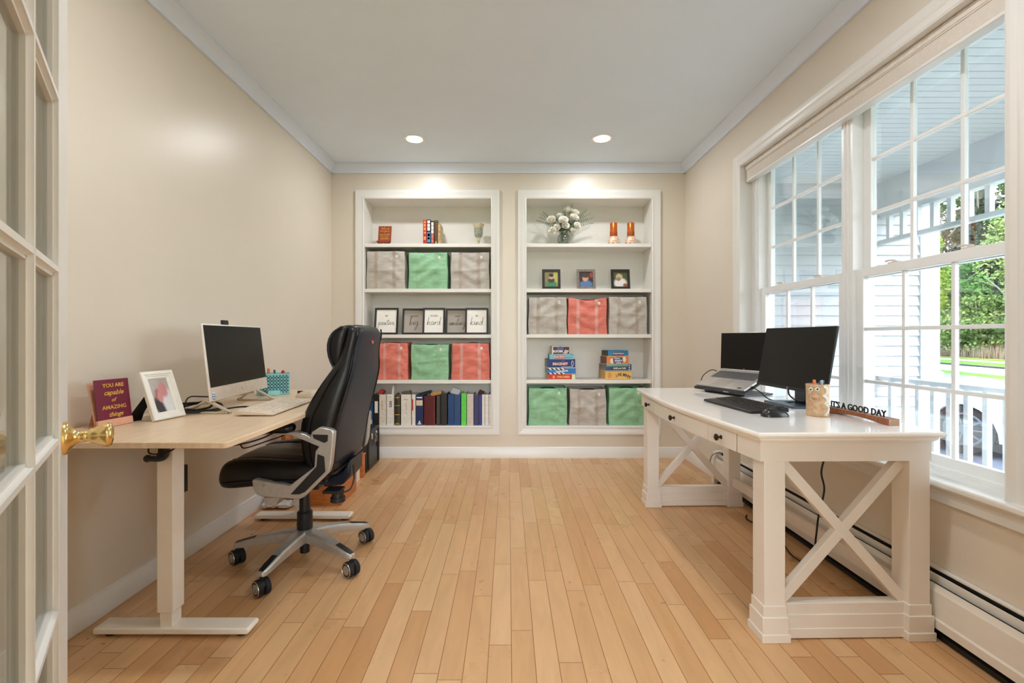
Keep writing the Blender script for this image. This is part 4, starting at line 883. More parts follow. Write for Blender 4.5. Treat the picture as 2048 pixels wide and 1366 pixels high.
# ---- keyboard, mouse
keyboard('keyboard', 'black wireless keyboard with wrist rest on the white desk', (1.058, 2.545, DZR+.001), (.035, -.42, 0), .425, .185, .012, .024, BLACKP, mat('black_keys', (34, 32, 30), .3), 6, 19, palm=.055)
mouse('black mouse beside the black keyboard', (1.165, 2.055, DZR), R(8), mat('mouse_shell', (30, 31, 33), .25), DARK, .115, .065, .038)
# ---- pottery pencil cup with a face
t = thing('pottery_cup', 'beige handmade pottery pencil cup with a smiling face', 'pen cup', (1.365, 2.07, DZR))
CL = mat('speckled_clay', (214, 184, 150), .5, var=.12, scale=60, bump=.2, bscale=120, col2=(190, 150, 112)); GL = mat('pale_glaze', (226, 226, 210), .15, var=.06, scale=90, coat=.4)
b = BM(); cc = Vector((1.365, 2.07, DZR)); rings = []
for r_, z in ((.040, 0), (.043, .004), (.043, .03), (.0435, .07), (.044, .11), (.044, .140), (.0405, .141), (.040, .12), (.039, .01)):
    rings.append([(cc.x-.004*(z/.14)+(r_+.0015*math.sin(3*a+z*30))*math.cos(a), cc.y+(r_+.0012*math.sin(5*a+z*40))*math.sin(a), cc.z+z) for a in [2*math.pi*k/36 for k in range(36)]])
obj('body', loft(b, rings), [CL], t, world=True, angle=60)
def surf(adeg, z, out=0):
    a = R(adeg); r_ = .0445+out; return Vector((cc.x-.004*(z/.14)+r_*math.cos(a), cc.y+r_*math.sin(a), cc.z+z))
# the camera sees the cup from about 237 degrees
for a in (207, 238):
    p = surf(a, .118 if a == 207 else .121, .001); nrm = Vector((math.cos(R(a)), math.sin(R(a)), 0)); M = frame_M(p, (-nrm.y, nrm.x, 0), (0, 0, 1))
    if (M.to_3x3() @ Vector((0, 0, 1))).dot(nrm) < 0: M = M @ Matrix.Rotation(R(180), 4, 'Y')
    b = BM(); lathe(b, [(.0035, 0), (.0040, .003), (.0060, .0035), (.0085, .002), (.0090, -.001)], 20, M=M, cap1=False); ey = obj('eye', b, GL, t, world=True)
    obj('pupil', sph(BM(), (0, 0, 0), .0034, 10, M=M @ Matrix.Translation((0, 0, .0018))), KN, ey, world=True)
b = BM(); tube(b, [surf(a, z, .001) for a, z in ((214, .104), (218, .094), (219, .088), (226, .086), (228, .092), (226, .098))], .0045, 8); sph(b, surf(222, .090, .002), .009, 12); obj('nose', b, CL, t, world=True)
b = BM(); tube(b, [surf(a, z, .001) for a, z in ((204, .082), (210, .074), (222, .070), (236, .072), (246, .079), (250, .088))], .0038, 8); obj('mouth', b, CL, t, world=True)
b = BM(); tube(b, [surf(a, z, 0) for a, z in ((268, .132), (282, .128), (288, .115), (280, .100), (268, .092), (280, .084), (288, .070), (276, .060), (290, .048), (296, .034), (284, .018), (272, .008))], .0055, 8); obj('relief_band', b, GL, t, world=True)
rnd = random.Random(2)
pen('orange topped pen standing in the pottery cup', cc+Vector((-.015, -.01, .02)), cc+Vector((-.024, -.012, .155)), (222, 130, 84), .007)
pen('blue pen standing in the pottery cup', cc+Vector((.0, -.01, .02)), cc+Vector((-.002, -.016, .150)), (70, 110, 170), .0045)
pen('silver pen standing in the pottery cup', cc+Vector((.008, 0, .02)), cc+Vector((.014, -.004, .153)), (190, 194, 196), .006)
pen('dark teal pen standing in the pottery cup', cc+Vector((.015, .01, .02)), cc+Vector((.028, .010, .151)), (40, 92, 96), .007)
# ---- wooden letter sign
t = thing('letter_sign', 'wooden block with black standing letters reading a cheerful message on the white desk', 'sign', (1.50, 1.99, DZR))
Mx = Matrix.Translation((1.487, 1.837, DZR)) @ Matrix.Rotation(R(2.5), 4, 'Z')
b = BM(); n_ = 14; rings = []
for k in range(n_+1):
    y = .335*k/n_; zb = .0105*math.sin(math.pi*min(1, max(0, (y-.03)/.275)))
    rings.append([(0, y, zb), (.046, y, zb), (.046, y, .026), (0, y, .026)])
loft(b, [[Mx @ Vector(p) for p in r] for r in rings]); obj('block', b, WOODF, t, world=True, bevel=.001, angle=30)
b = BM(); bx(b, .002, .044, -.0006, .0004, .002, .024, Mx)
for k in range(9):
    q = .004+k*.0045; face(b, [Mx @ Vector(p) for p in ((q, -.0008, .003), (q+.0018, -.0008, .003), (min(.044, q+.010), -.0008, .023), (min(.044, q+.0085), -.0008, .023))], 1)
obj('end_grain', b, [mat('end_grain_pale', (202, 170, 142), .6), mat('end_grain_dark', (120, 82, 58), .6)], t, world=True, smooth=False)
Mt = frame_M(Mx @ Vector((.010, .172, .0405)), Mx.to_3x3() @ Vector((0, -1, 0)), (0, 0, 1))
b = BM(); text(b, "IT'S A GOOD DAY", .0375, Mt, .0016, sx=.98, bold=.0009); obj('lettering', b, INK, t, world=True, smooth=False)
b = BM(); tube(b, [Mx @ Vector((-.002, .335, .034)), Mx @ Vector((.006, .30, .031)), Mx @ Vector((.008, .27, .029))], .0016, 6); obj('metal_rail', b, INK, t, world=True)
# ---- cords under the white desk
cord('black cord hanging behind the near end of the white desk', [(1.49, 2.19, .66), (1.465, 2.17, .58), (1.44, 2.16, .50), (1.45, 2.155, .42), (1.42, 2.15, .30), (1.415, 2.16, .20), (1.42, 2.2, .06), (1.45, 2.4, .008), (1.5, 2.6, .006), (1.47, 2.75, .006)], .004)
cord('small loop of black cord on the floor beyond the white desk leg', [(1.50, 2.95, .005), (1.47, 2.90, .005), (1.475, 2.84, .005), (1.52, 2.80, .005)], .004)
cord('thin black cord looped at the far end of the white heater', [(1.585, 3.42, .27), (1.56, 3.5, .262), (1.555, 3.58, .22), (1.557, 3.62, .17), (1.56, 3.63, .13)], .0025)
# ================================================================ BOOKCASE CONTENTS
Y0 = YB+.018
def zs_(k, right=False): return ((ZR if right else ZL)+[ZB])[k]+.0005
def X(px, Y=None): return (px-1016)*(Y or Y0)/F
STRK = {
 'a': (.42, [[(.32,.36),(.16,.40),(.04,.20),(.10,.02),(.24,.08),(.33,.34),(.31,.10),(.42,.03)]]),
 'b': (.42, [[(.0,.05),(.20,.95),(.24,.98),(.12,.50),(.04,.02),(.14,.0),(.30,.14),(.26,.30),(.12,.28)],[(.26,.30),(.42,.24)]]),
 'c': (.34, [[(.28,.34),(.16,.40),(.04,.20),(.10,.02),(.34,.06)]]),
 'd': (.44, [[(.30,.34),(.16,.38),(.04,.18),(.10,.02),(.26,.12),(.46,.98),(.32,.12),(.44,.03)]]),
 'e': (.36, [[(.02,.12),(.24,.26),(.22,.38),(.10,.34),(.05,.14),(.14,.0),(.36,.08)]]),
 'f': (.30, [[(.0,.05),(.22,.60),(.32,.95),(.22,.90),(.10,.10),(.0,-.40),(.10,-.30),(.14,.05),(.30,.08)]]),
 'g': (.42, [[(.30,.36),(.14,.40),(.03,.20),(.10,.04),(.24,.10),(.34,.38),(.24,-.25),(.08,-.60),(.0,-.46),(.20,-.10),(.42,.10)]]),
 'h': (.46, [[(.0,.02),(.22,.98),(.08,.30),(.04,.0),(.14,.26),(.28,.40),(.32,.30),(.28,.06),(.46,.04)]]),
 'i': (.22, [[(.0,.06),(.12,.38),(.08,.06),(.22,.05)],[(.16,.56),(.18,.60)]]),
 'k': (.42, [[(.0,.02),(.22,.98),(.08,.30),(.04,.0)],[(.34,.44),(.10,.20),(.26,.04),(.42,.06)]]),
 'l': (.24, [[(.0,.06),(.20,.80),(.22,.98),(.12,.60),(.06,.06),(.24,.06)]]),
 'm': (.60, [[(.0,.0),(.10,.38),(.08,.0),(.22,.36),(.26,.30),(.24,.0),(.40,.36),(.44,.28),(.42,.04),(.60,.06)]]),
 'n': (.44, [[(.0,.0),(.10,.38),(.08,.0),(.22,.34),(.30,.34),(.26,.06),(.44,.06)]]),
 'o': (.36, [[(.24,.38),(.08,.34),(.04,.12),(.16,.0),(.28,.16),(.24,.36),(.36,.34)]]),
 'p': (.42, [[(.16,.42),(.06,-.1),(.0,-.60)],[(.08,.10),(.18,.38),(.32,.34),(.28,.10),(.12,.02)],[(.24,.04),(.42,.08)]]),
 'r': (.32, [[(.0,.0),(.10,.36),(.10,.14),(.20,.38),(.30,.34)]]),
 's': (.30, [[(.0,.04),(.20,.42),(.12,.28),(.26,.12),(.14,-.02),(.0,.06)],[(.22,.04),(.30,.08)]]),
 't': (.28, [[(.26,.86),(.10,.20),(.12,.02),(.28,.06)],[(.0,.56),(.36,.66)]]),
 'v': (.36, [[(.0,.34),(.08,.38),(.12,.02),(.30,.40),(.36,.34)]]), ' ': (.25, []),
 'u': (.42, [[(.0,.36),(.04,.06),(.18,.02),(.30,.36),(.28,.06),(.42,.06)]]), 'w': (.5, [[(.0,.36),(.06,.02),(.22,.34),(.26,.02),(.44,.40),(.5,.34)]])}
def script(bm, s, size, M, r=.001, mi=0):
    wd = sum(STRK[c][0] for c in s); x = -wd/2
    for c in s:
        adv, st = STRK[c]
        for pl in st: tube(bm, [M @ Vector(((x+px_)*size, py_*size, r*.6)) for px_, py_ in pl], r, 5, True, mi)
        x += adv
    return bm
BLKF = mat('black_frame', (30, 24, 20), .4, var=.08, scale=50)
GRYF = mat('grey_brown_frame', (128, 118, 108), .45, var=.15, scale=60)
def quote(top, word, paper, size=.08):
    def f(t, M, w, h, fw):
        obj('print', bx(BM(), fw*.9, w-fw*.9, fw*.9, h-fw*.9, .003, .0042, M), paper, t, world=True)
        b = BM(); text(b, top, .021, M @ Matrix.Translation((w*.5, h*.70, .0050)), .0003, sx=1.15); script(b, word, size, M @ Matrix.Translation((w*.5, h*.36, .0045)), .0014)
        obj('lettering', b, INK, t, world=True, smooth=False)
    return f
zf = zs_(2)
for i, (xa, xb, dy, top, word, pp, sz, tt, lbl) in enumerate((
    (748.3, 795.5, .012, 'BE', 'positive', PAPER, .062, .020, 'black framed white print, the leftmost of five quotes on the shelf'),
    (804, 851, .060, 'DREAM', 'big', PAPERG, .080, .012, 'black framed grey print in dark lettering set behind, second quote from the left'),
    (845, 889.5, .012, 'WORK', 'hard', PAPER, .078, .016, 'black framed white print, the middle one of five quotes'),
    (891, 938, .060, 'KEEP', 'smiling', PAPERG, .066, .010, 'black framed grey print partly covered, fourth quote from the left'),
    (930, 976.5, .012, 'BE', 'kind', PAPER, .078, .004, 'black framed white print, the rightmost of five quotes on the shelf'))):
    yy = Y0+dy; k = (Y0+dy)/Y0; xa_, xb_ = X(xa, yy), X(xb, yy)
    h = .252*k if dy < .03 else .250
    photo_frame('quote_frame', lbl, (xa_, yy, zf), (1, 0, 0), (tt, .045, .252), xb_-xa_, h, .0165, BLKF, quote(top, word, pp, sz), dep=.014, group='framed quotes on the shelf', strut=False)
zp = zs_(1, True)
for xa, xb, fm, pr, lbl in (
    (1084.5, 1121, BLKF, portrait([(150, 138, 92), (58, 130, 84), (62, 58, 52), (206, 164, 134), (44, 36, 32), (182, 176, 90)], [(.85, .6, .2, .5, 5, .1), (.5, .18, .42, .22, 1, .05), (.5, .42, .26, .16, 2, .05), (.5, .66, .15, .16, 3, .03), (.5, .78, .18, .12, 4, .05)]), 'small black photo frame with a person in a green top'),
    (1154, 1191, GRYF, portrait([(56, 46, 44), (84, 120, 168), (208, 158, 130), (72, 48, 38), (150, 60, 54)], [(.9, .8, .14, .2, 4, .1), (.5, .16, .48, .26, 1, .05), (.46, .60, .22, .24, 2, .03), (.46, .76, .26, .16, 3, .05)]), 'small grey photo frame with a person in a blue shirt'),
    (1222.5, 1260, BLKF, portrait([(84, 92, 58), (226, 222, 218), (198, 176, 140), (142, 122, 96), (164, 92, 54)], [(.5, .24, .46, .34, 1, .06), (.42, .66, .24, .22, 2, .06), (.36, .52, .16, .12, 3, .1), (.85, .10, .16, .12, 4, .1)]), 'small black photo frame with two people in white')):
    photo_frame('photo_frame', lbl, (X(xa, Y0+.03), Y0+.03, zp), (1, 0, 0), (-.006, .03, .185), X(xb, Y0+.03)-X(xa, Y0+.03), .190, .023, fm, pr, dep=.014, group='photo frames on the right bookcase')
# ---------------------------------------------------------------- woven tote bags
def weave(name, c1, c2):
    return mat(name, c1, .62, var=.03, scale=14, stretch=(1, 1, 3), col2=c2, bump=.35, bscale=90)
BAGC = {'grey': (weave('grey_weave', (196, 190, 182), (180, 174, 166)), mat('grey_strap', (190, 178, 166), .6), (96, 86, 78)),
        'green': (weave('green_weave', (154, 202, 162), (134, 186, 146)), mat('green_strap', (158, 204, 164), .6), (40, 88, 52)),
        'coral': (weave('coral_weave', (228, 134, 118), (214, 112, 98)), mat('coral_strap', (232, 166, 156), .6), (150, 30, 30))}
def bag(col, xa, xb, ytop, k, label, right=False, seed=1, sag=.0, topin=.004, lean=0.0, hw=.30, group=None):
    z0 = zs_(k, right); Yf = YB+.028; x0, x1 = X(xa, Yf), X(xb, Yf); W = x1-x0; H = (EYE-(ytop-675)*Yf/F)-z0; D = .205
    m, ms, dk = BAGC[col]; rnd = random.Random(seed)
    t = thing('tote_bag', label, 'bag', ((x0+x1)/2, Yf+D/2, z0), group=group)
    ph = [rnd.uniform(0, 6) for _ in range(8)]
    def S(u, v):  # front surface, u across 0..1, v up 0..1
        e = min(1, 6*min(u, 1-u))*min(1, 5*v)
        wr = .004*math.sin(9*v+5*u+ph[0])+.0045*math.sin(14*u-11*v+ph[1])*math.sin(5*v+ph[2])+.0035*math.sin(21*v+3*math.sin(6*u+ph[3]))+.006*math.exp(-((v-.52-.04*math.sin(4*u+ph[4]))/.035)**2)
        z = v*H-sag*(v**6)*math.sin(math.pi*u)**2*H
        px_ = x0+u*W+lean*W*v+topin*(1-2*u)*v+.0025*math.sin(8*v+ph[5])*(1 if u in (0, 1) else .5)
        return Vector((px_, Yf-.002-e*(.004+wr)-.010*math.sin(math.pi*u)*math.sin(math.pi*v*.9), z0+z))
    nu, nv = 26, 26; b = BM(); rings = []
    for j in range(nv+1):
        v_ = j/nv; fr = [S(i/nu, v_) for i in range(nu+1)]
        rt = [Vector((fr[-1].x+.004*math.sin(3.14*q), Yf+D*q, fr[-1].z-sag*0)) for q in (.25, .5, .75)]; bk = [Vector((fr[-1].x+(fr[0].x-fr[-1].x)*q, Yf+D, z0+v_*H*1.01)) for q in (0, .33, .66, 1)]
        lf = [Vector((fr[0].x-.004*math.sin(3.14*q), Yf+D*q, fr[0].z)) for q in (.75, .5, .25)]
        rings.append([*fr, *rt, *bk, *lf])
    loft(b, rings, True, False)
    o = obj('body', b, m, t, world=True, angle=55); o.modifiers.new('s', 'SOLIDIFY').thickness = .003
    zi = z0+H*.80; b = bx(BM(), x0+.02+lean*W, x1-.02+lean*W, Yf+.015, Yf+D-.015, zi-.004, zi); obj('dark_inside_sheet', b, mat('bag_inside_%s' % col, dk, .9), t, world=True)  # dark sheet standing in for the shade inside the open bag
    for uc in (.25, .73):
        b = BM(); hwid = .042
        rr = []
        for j in range(nv+1):
            v_ = j/nv; p1, p2 = S(uc-hwid, v_), S(uc+hwid, v_); off = Vector((0, -.0022, 0))
            rr.append([p1+off, p2+off, p2+off+Vector((0, .0015, 0)), p1+off+Vector((0, .0015, 0))])
        loft(b, rr); st = obj('strap', b, ms, t, world=True, angle=60)
        b = BM()
        for q in (-.034, -.012, .012, .034): tube(b, [S(uc+q, j/nv)+Vector((0, -.0030, 0)) for j in range(nv+1)], .0007, 4, False)
        obj('stitching', b, mat('stitch_%s' % col, tuple(max(0, int(c*.78)) for c in {'grey': (190, 172, 150), 'green': (130, 190, 140), 'coral': (255, 200, 180)}[col]), .8), st, world=True)
    b = BM(); pc = S(.80, .865)+Vector((0, -.006, 0)); bx(b, pc.x-.010, pc.x+.010, pc.y-.0008, pc.y+.0008, pc.z-.013, pc.z+.012); lb = obj('label_tag', b, PAPER, t, world=True)
    b = BM(); lathe(b, [(.002, 0), (.0035, .0004), (.005, 0)], 10, M=frame_M(pc+Vector((0, -.001, -.001)), (1, 0, 0), (0, 0, 1)), cap0=False, cap1=False); obj('tag_mark', b, ms, lb, world=True)
    b = BM(); hx = x0+W*.5; tube(b, [(x0+W*.27, Yf+.02, z0+H*.93), (x0+W*.30, Yf+.05, z0+H*.96), (hx-.02, Yf+.09, z0+H*(1.002-sag)), (hx+.05, Yf+.09, z0+H*(1.0-sag)), (x0+W*.70, Yf+.05, z0+H*.96), (x0+W*.73, Yf+.02, z0+H*.93)], .006, 8); obj('handle', b, mat('bag_inside_%s' % col, dk, .9), t, world=True)
G = 'woven tote bags on the shelves'
bag('grey', 733.5, 810, 503, 1, 'grey woven bag at the left end of the shelf beneath the red plaque', seed=1, sag=.0, group=G)
bag('green', 817.5, 895, 505.5, 1, 'green woven bag between two grey bags on the upper shelf of the left bookcase', seed=2, sag=.01, topin=.004, group=G)
bag('grey', 901.5, 978.5, 505, 1, 'grey woven bag at the right end of the shelf beneath the glass goblet', seed=3, sag=.02, group=G)
bag('coral', 754, 816, 686, 3, 'coral woven bag half hidden behind the top of the office chair', seed=4, group=G)
bag('green', 823, 896.5, 689, 3, 'green woven bag between two coral bags in the left bookcase', seed=5, sag=.012, topin=-.003, group=G)
bag('coral', 903.5, 980, 686.5, 3, 'coral woven bag on the right end of a shelf below the rightmost quote', seed=6, sag=.0, topin=.010, group=G)
bag('grey', 1057, 1134, 595, 2, 'grey woven bag left of the lone coral bag in the right bookcase', True, 7, .0, topin=.006, group=G)
bag('coral', 1136, 1213.5, 596, 2, 'coral woven bag with sagging rim between two grey bags', True, 8, .075, topin=.004, group=G)
bag('grey', 1218, 1294, 594, 2, 'grey woven bag right of the lone coral bag in the right bookcase', True, 9, .01, topin=.004, group=G)
bag('green', 1057.5, 1134, 775.5, 4, 'green woven bag at the bottom left of the right bookcase', True, 10, .02, group=G)
bag('grey', 1139, 1213, 777.5, 4, 'taupe woven bag between two green bags on the bottom shelf', True, 11, .03, topin=.008, group=G)
bag('green', 1217.5, 1291, 775, 4, 'green woven bag partly hidden behind the corner of the white desk', True, 12, .015, group=G)
# ---------------------------------------------------------------- binders and books
def binder(name, label, xa, xb, top, k, col, right=False, depth=.20, rough=.4, pages=True, deco=None, tilt=0, group='binders on the bottom shelf', yoff=0, round_=0, cat='binder', col2=None):
    Yf = YB+.022+yoff; x0, x1 = X(xa, Yf)+.0006, X(xb, Yf)-.0006; z0 = zs_(k, right); z1 = EYE-(top-675)*Yf/F
    t = thing(name, label, cat, ((x0+x1)/2, Yf+depth/2, z0), group=group); m = mat('cover_%d_%d_%d' % col, col, rough, var=.04, scale=40, bump=.05, bscale=400, **({'col2': col2} if col2 else {}))
    w_ = x1-x0; c = min(.003, w_*.2); b = BM()
    if round_: loft(b, [[(x0+w_*(.5-.5*math.cos(a)), Yf+.006-.006*math.sin(a), z) for a in [math.pi*i/8 for i in range(9)]]+[(x1, Yf+.012, z), (x0, Yf+.012, z)] for z in (z0, z1)])
    else: bx(b, x0, x1, Yf, Yf+c, z0, z1)
    bx(b, x0, x0+c, Yf+.001, Yf+depth, z0, z1); bx(b, x1-c, x1, Yf+.001, Yf+depth, z0, z1)
    cv = obj('cover', b, m, t, world=True)
    if pages: obj('pages', bx(BM(), x0+c, x1-c, Yf+.012, Yf+depth-.008, z0+.006, z1-.012), PAPER, t, world=True)
    if deco: deco(cv, x0, x1, Yf, z0, z1)
    return t
def rects(name, m, items):
    def f(t, x0, x1, Y, z0, z1):
        b = BM(); w_, h = x1-x0, z1-z0
        for u0, u1, v0, v1 in items: bx(b, x0+w_*u0, x0+w_*u1, Y-.0012, Y+.0002, z0+h*v0, z0+h*v1)
        obj(name, b, m, t, world=True, smooth=False)
    return f
def dots(t, x0, x1, Y, z0, z1):
    b = BM()
    for v_ in (.09, .91): lathe(b, [(.0005, .0012), (.0032, .0012), (.0035, 0)], 12, M=frame_M(((x0+x1)/2, Y, z0+(z1-z0)*v_), (1, 0, 0), (0, 0, 1)), cap1=False)
    obj('rivets', b, BLACKM, t, world=True)
def multi(*fs):
    def f(*a):
        for g in fs: g(*a)
    return f
def vtext(s, size, u, v_, m, bold=0, rot=-90):
    def f(t, x0, x1, Y, z0, z1):
        M = frame_M((x0+(x1-x0)*u, Y-.0006, z0+(z1-z0)*v_), (1, 0, 0), (0, 0, 1)) @ Matrix.Rotation(R(rot), 4, 'Z')
        b = BM(); text(b, s, size, M, .0004, bold=bold); obj('lettering', b, m, t, world=True, smooth=False)
    return f
CREAM = (222, 214, 200); WH = (232, 228, 220)
IVL = mat('faint_print', (196, 184, 160), .6)
binder('binder', 'black binder with a narrow white label at the far left of the bottom shelf', 746, 757.5, 789, 4, (30, 28, 28), deco=rects('spine_label', PAPER, [(.30, .85, .40, .78)]))
binder('binder', 'dark blue and yellow book showing low behind the office chair back', 738, 745.5, 806, 4, (26, 84, 150), deco=rects('spine_label', mat('straw_label', (220, 200, 140), .6), [(.15, .85, .06, .26)]))
binder('binder', 'cream ring binder beside the black labelled binder', 758.5, 772.5, 789, 4, CREAM, deco=rects('faint_spine_print', IVL, [(.3, .5, .5, .8), (.25, .8, .12, .14)]))
binder('binder', 'white binder with NTS written down the spine', 773.5, 788, 788.5, 4, WH, deco=multi(dots, vtext('NTS', .032, .5, .68, INK, .0012)))
binder('hardcover_book', 'dark green old book with gold bands on the spine', 789, 800.5, 791, 4, (58, 54, 36), deco=rects('gold_bands', GOLD, [(.06, .94, .93, .95), (.06, .94, .65, .67), (.06, .94, .345, .365), (.06, .94, .03, .05), (.42, .58, .89, .93), (.42, .58, .05, .09)]), round_=1, cat='book')
binder('binder', 'wide white binder with small print on the spine', 802, 822.5, 789, 4, (226, 222, 212), deco=rects('small_print', mat('grey_print', (120, 114, 106), .7), [(.28, .34, .82, .85), (.42, .48, .82, .85), (.56, .62, .82, .85), (.50, .53, .48, .75), (.46, .53, .40, .42)]))
binder('paperback_book', 'thin white and red book leaning beside the wide white binder', 824, 831, 789, 4, (234, 228, 222), deco=rects('red_print', mat('red_print', (186, 60, 44), .5), [(.0, .38, .48, .84)]), cat='book')
binder('binder', 'navy blue folder with a cream label and white emblem', 831.5, 846.5, 791, 4, (26, 44, 88), deco=multi(rects('cream_label', mat('cream_label', (222, 204, 174), .6), [(.06, .92, .66, .84)]), rects('white_emblem', PAPER, [(.10, .86, .91, .95), (.42, .58, .09, .15), (.34, .66, .06, .09), (.22, .78, .03, .05)])))
binder('binder', 'wide burgundy binder in the middle of the bottom shelf', 848, 870.5, 792, 4, (88, 22, 24), rough=.35, deco=rects('side_band', mat('burgundy_light', (122, 44, 46), .4), [(.86, .95, .0, 1)]))
binder('spiral_notebook', 'black spiral notebook beside the burgundy binder', 873, 880.5, 791, 4, (40, 38, 36), deco=rects('spiral_wire', mat('wire_grey', (96, 92, 88), .4, metal=.5), [(.05, .85, .05+.052*i, .075+.052*i) for i in range(18)]), cat='notebook')
binder('binder', 'plain black binder between the spiral notebook and the blue binders', 881.5, 894, 787, 4, (30, 24, 20))
binder('binder', 'blue binder, the left one of a royal blue pair', 896, 908, 789, 4, (20, 62, 116), rough=.35)
binder('binder', 'blue binder, the right one of a royal blue pair', 908.5, 921, 789, 4, (22, 66, 120), rough=.35)
binder('binder', 'bright lime green binder on the bottom shelf', 922.5, 933, 786.5, 4, (92, 214, 74), rough=.3)
binder('binder', 'pale grey ring binder beside the lime green one', 934, 947, 788, 4, (206, 196, 184), deco=dots)
binder('binder', 'dark indigo binder right of the pale grey binder', 948, 957, 789, 4, (44, 36, 92))
binder('binder', 'narrow deep blue binder next to the indigo binder', 957.5, 963.5, 790, 4, (24, 40, 118))
binder('binder', 'narrow white binder next to the deep blue binder', 964, 969.5, 789, 4, (222, 218, 214))
binder('binder', 'white binder second from the right end of the bottom shelf', 970, 977.5, 789, 4, (232, 228, 226))
binder('binder', 'slim white binder with black rivets at the right end of the bottom shelf', 978, 982.5, 789, 4, (230, 226, 220), deco=dots)
rnd = random.Random(11)
def loose(name, label, xa, xb, k, top, col, dz=.03, a=0, Yo=.05):
    Yf = YB+.022+Yo; x0, x1 = X(xa, Yf), X(xb, Yf); zt = EYE-(top-675)*Yf/F; zb = zt-dz
    b = BM(); M = Matrix.Translation(((x0+x1)/2, Yf+.05, zb)) @ Matrix.Rotation(R(a), 4, 'Y') @ Matrix.Rotation(R(-6), 4, 'X'); w_ = (x1-x0)/2
    rings = [[M @ Vector((-w_, y, .002*math.sin(y*60))), M @ Vector((w_, y, .001)), M @ Vector((w_*.95, y, dz)), M @ Vector((-w_*.9, y, dz*.93))] for y in (-.05, 0, .05)]
    loft(b, rings); return tag(obj(name, b, mat('loose_%d_%d_%d' % col, col, .7)), label, 'papers', 'loose papers and tabs sticking out of the binders')
loose('loose_papers', 'red tab papers sticking up beside the office chair top', 754, 763, 4, 780, (178, 52, 60), .045, 30, .02)
loose('loose_papers', 'white sheet standing up behind the NTS binder', 783, 786.5, 4, 773, (232, 230, 226), .09, 4, .03)
loose('loose_papers', 'mixed dividers above the wide white binder', 803, 820, 4, 783, (112, 96, 70), .035, -8, .04)
loose('loose_papers', 'dark folder corner above the navy folder', 838, 862, 4, 784, (30, 32, 44), .030, -14, .04)
loose('loose_papers', 'yellow-brown envelopes above the burgundy binder', 862, 884, 4, 784, (206, 158, 90), .035, -10, .05)
loose('loose_papers', 'white papers leaning over the royal blue binders', 900, 917, 4, 777, (196, 202, 208), .06, 24, .05)
loose('loose_papers', 'dark clip tabs above the indigo binder', 954, 966, 4, 781, (70, 34, 34), .045, 26, .04)
# upper left books
GB = 'hardback books beside the goblet shelf'
binder('hardcover_book', 'red hardback, the leftmost book on the top shelf', 846, 853.3, 439.5, 0, (188, 50, 32), depth=.17, deco=rects('spine_print', mat('orange_print', (232, 150, 90), .5), [(.25, .75, .86, .94), (.25, .75, .72, .82), (.25, .75, .56, .68), (.25, .75, .42, .50), (.2, .8, .16, .3)]), round_=1, group=GB, cat='book')
binder('hardcover_book', 'black hardback with white letters and a blue lower spine', 853.6, 861.2, 439, 0, (24, 24, 30), depth=.17, deco=multi(rects('white_print', PAPER, [(.15, .85, .84, .96), (.15, .85, .70, .81), (.15, .85, .54, .68)]), rects('blue_panel', mat('sea_blue', (70, 140, 186), .4), [(.05, .95, .06, .48)]), rects('pale_mark', mat('pale_aqua', (170, 206, 216), .5), [(.2, .8, .30, .42), (.2, .8, .18, .26)])), round_=1, group=GB, cat='book')
binder('hardcover_book', 'black hardback with large white and red spine lettering', 861.6, 868.2, 442, 0, (32, 22, 24), depth=.165, deco=multi(rects('white_print', PAPER, [(.15, .85, .80, .94), (.15, .85, .62, .78), (.15, .85, .46, .60)]), rects('red_print', mat('pinkish_red', (216, 110, 104), .5), [(.15, .85, .04, .20), (.15, .85, .22, .44)])), round_=1, group=GB, cat='book')
binder('hardcover_book', 'brown leather-look book right of the dark hardbacks', 868.6, 875.4, 440.5, 0, (96, 68, 38), depth=.19, deco=rects('pale_mark', PAPER, [(.4, .6, .02, .10)]), round_=1, group=GB, cat='book')
binder('hardcover_book', 'tan worn book at the right of the upper row of books', 875.8, 880.5, 446, 0, (206, 176, 122), depth=.20, deco=None, group=GB, col2=(160, 128, 84), cat='book')
# ---------------------------------------------------------------- plaque
xa, xb = X(751), X(778); zt = zs_(0); h = .190
t = thing('plaque', 'small rust-red plaque with gold words on a little easel', 'sign', ((xa+xb)/2, Y0+.08, zt))
Mp = frame_M((xa+.001, Y0+.07, zt+.026), (1, 0, 0), (0, .22, 1)); w_ = xb-xa-.002
RUST = mat('rust_plaque', (150, 62, 34), .5, var=.06)
pl = obj('board', bx(BM(), 0, w_, 0, .168, -.007, 0, Mp), RUST, t, world=True, bevel=.0015)
b = BM(); script(b, 'take a', .036, Mp @ Matrix.Translation((w_/2, .132, .0004)), .0011); text(b, 'MOMENT', .021, Mp @ Matrix.Translation((w_/2, .113, .0006)), .0003, sx=1.05); text(b, '&', .014, Mp @ Matrix.Translation((w_/2, .097, .0006)), .0003)
script(b, 'appreciate', .027, Mp @ Matrix.Translation((w_/2, .073, .0004)), .0009); text(b, 'HOW FAR', .015, Mp @ Matrix.Translation((w_/2, .058, .0006)), .0003)
for z in (.044, .036, .028): bx(b, w_*.16, w_*.84, z, z+.0025, 0, .0005, Mp)
obj('lettering', b, GOLD, pl, world=True, smooth=False)
MAH = mat('mahogany', (104, 30, 22), .35)
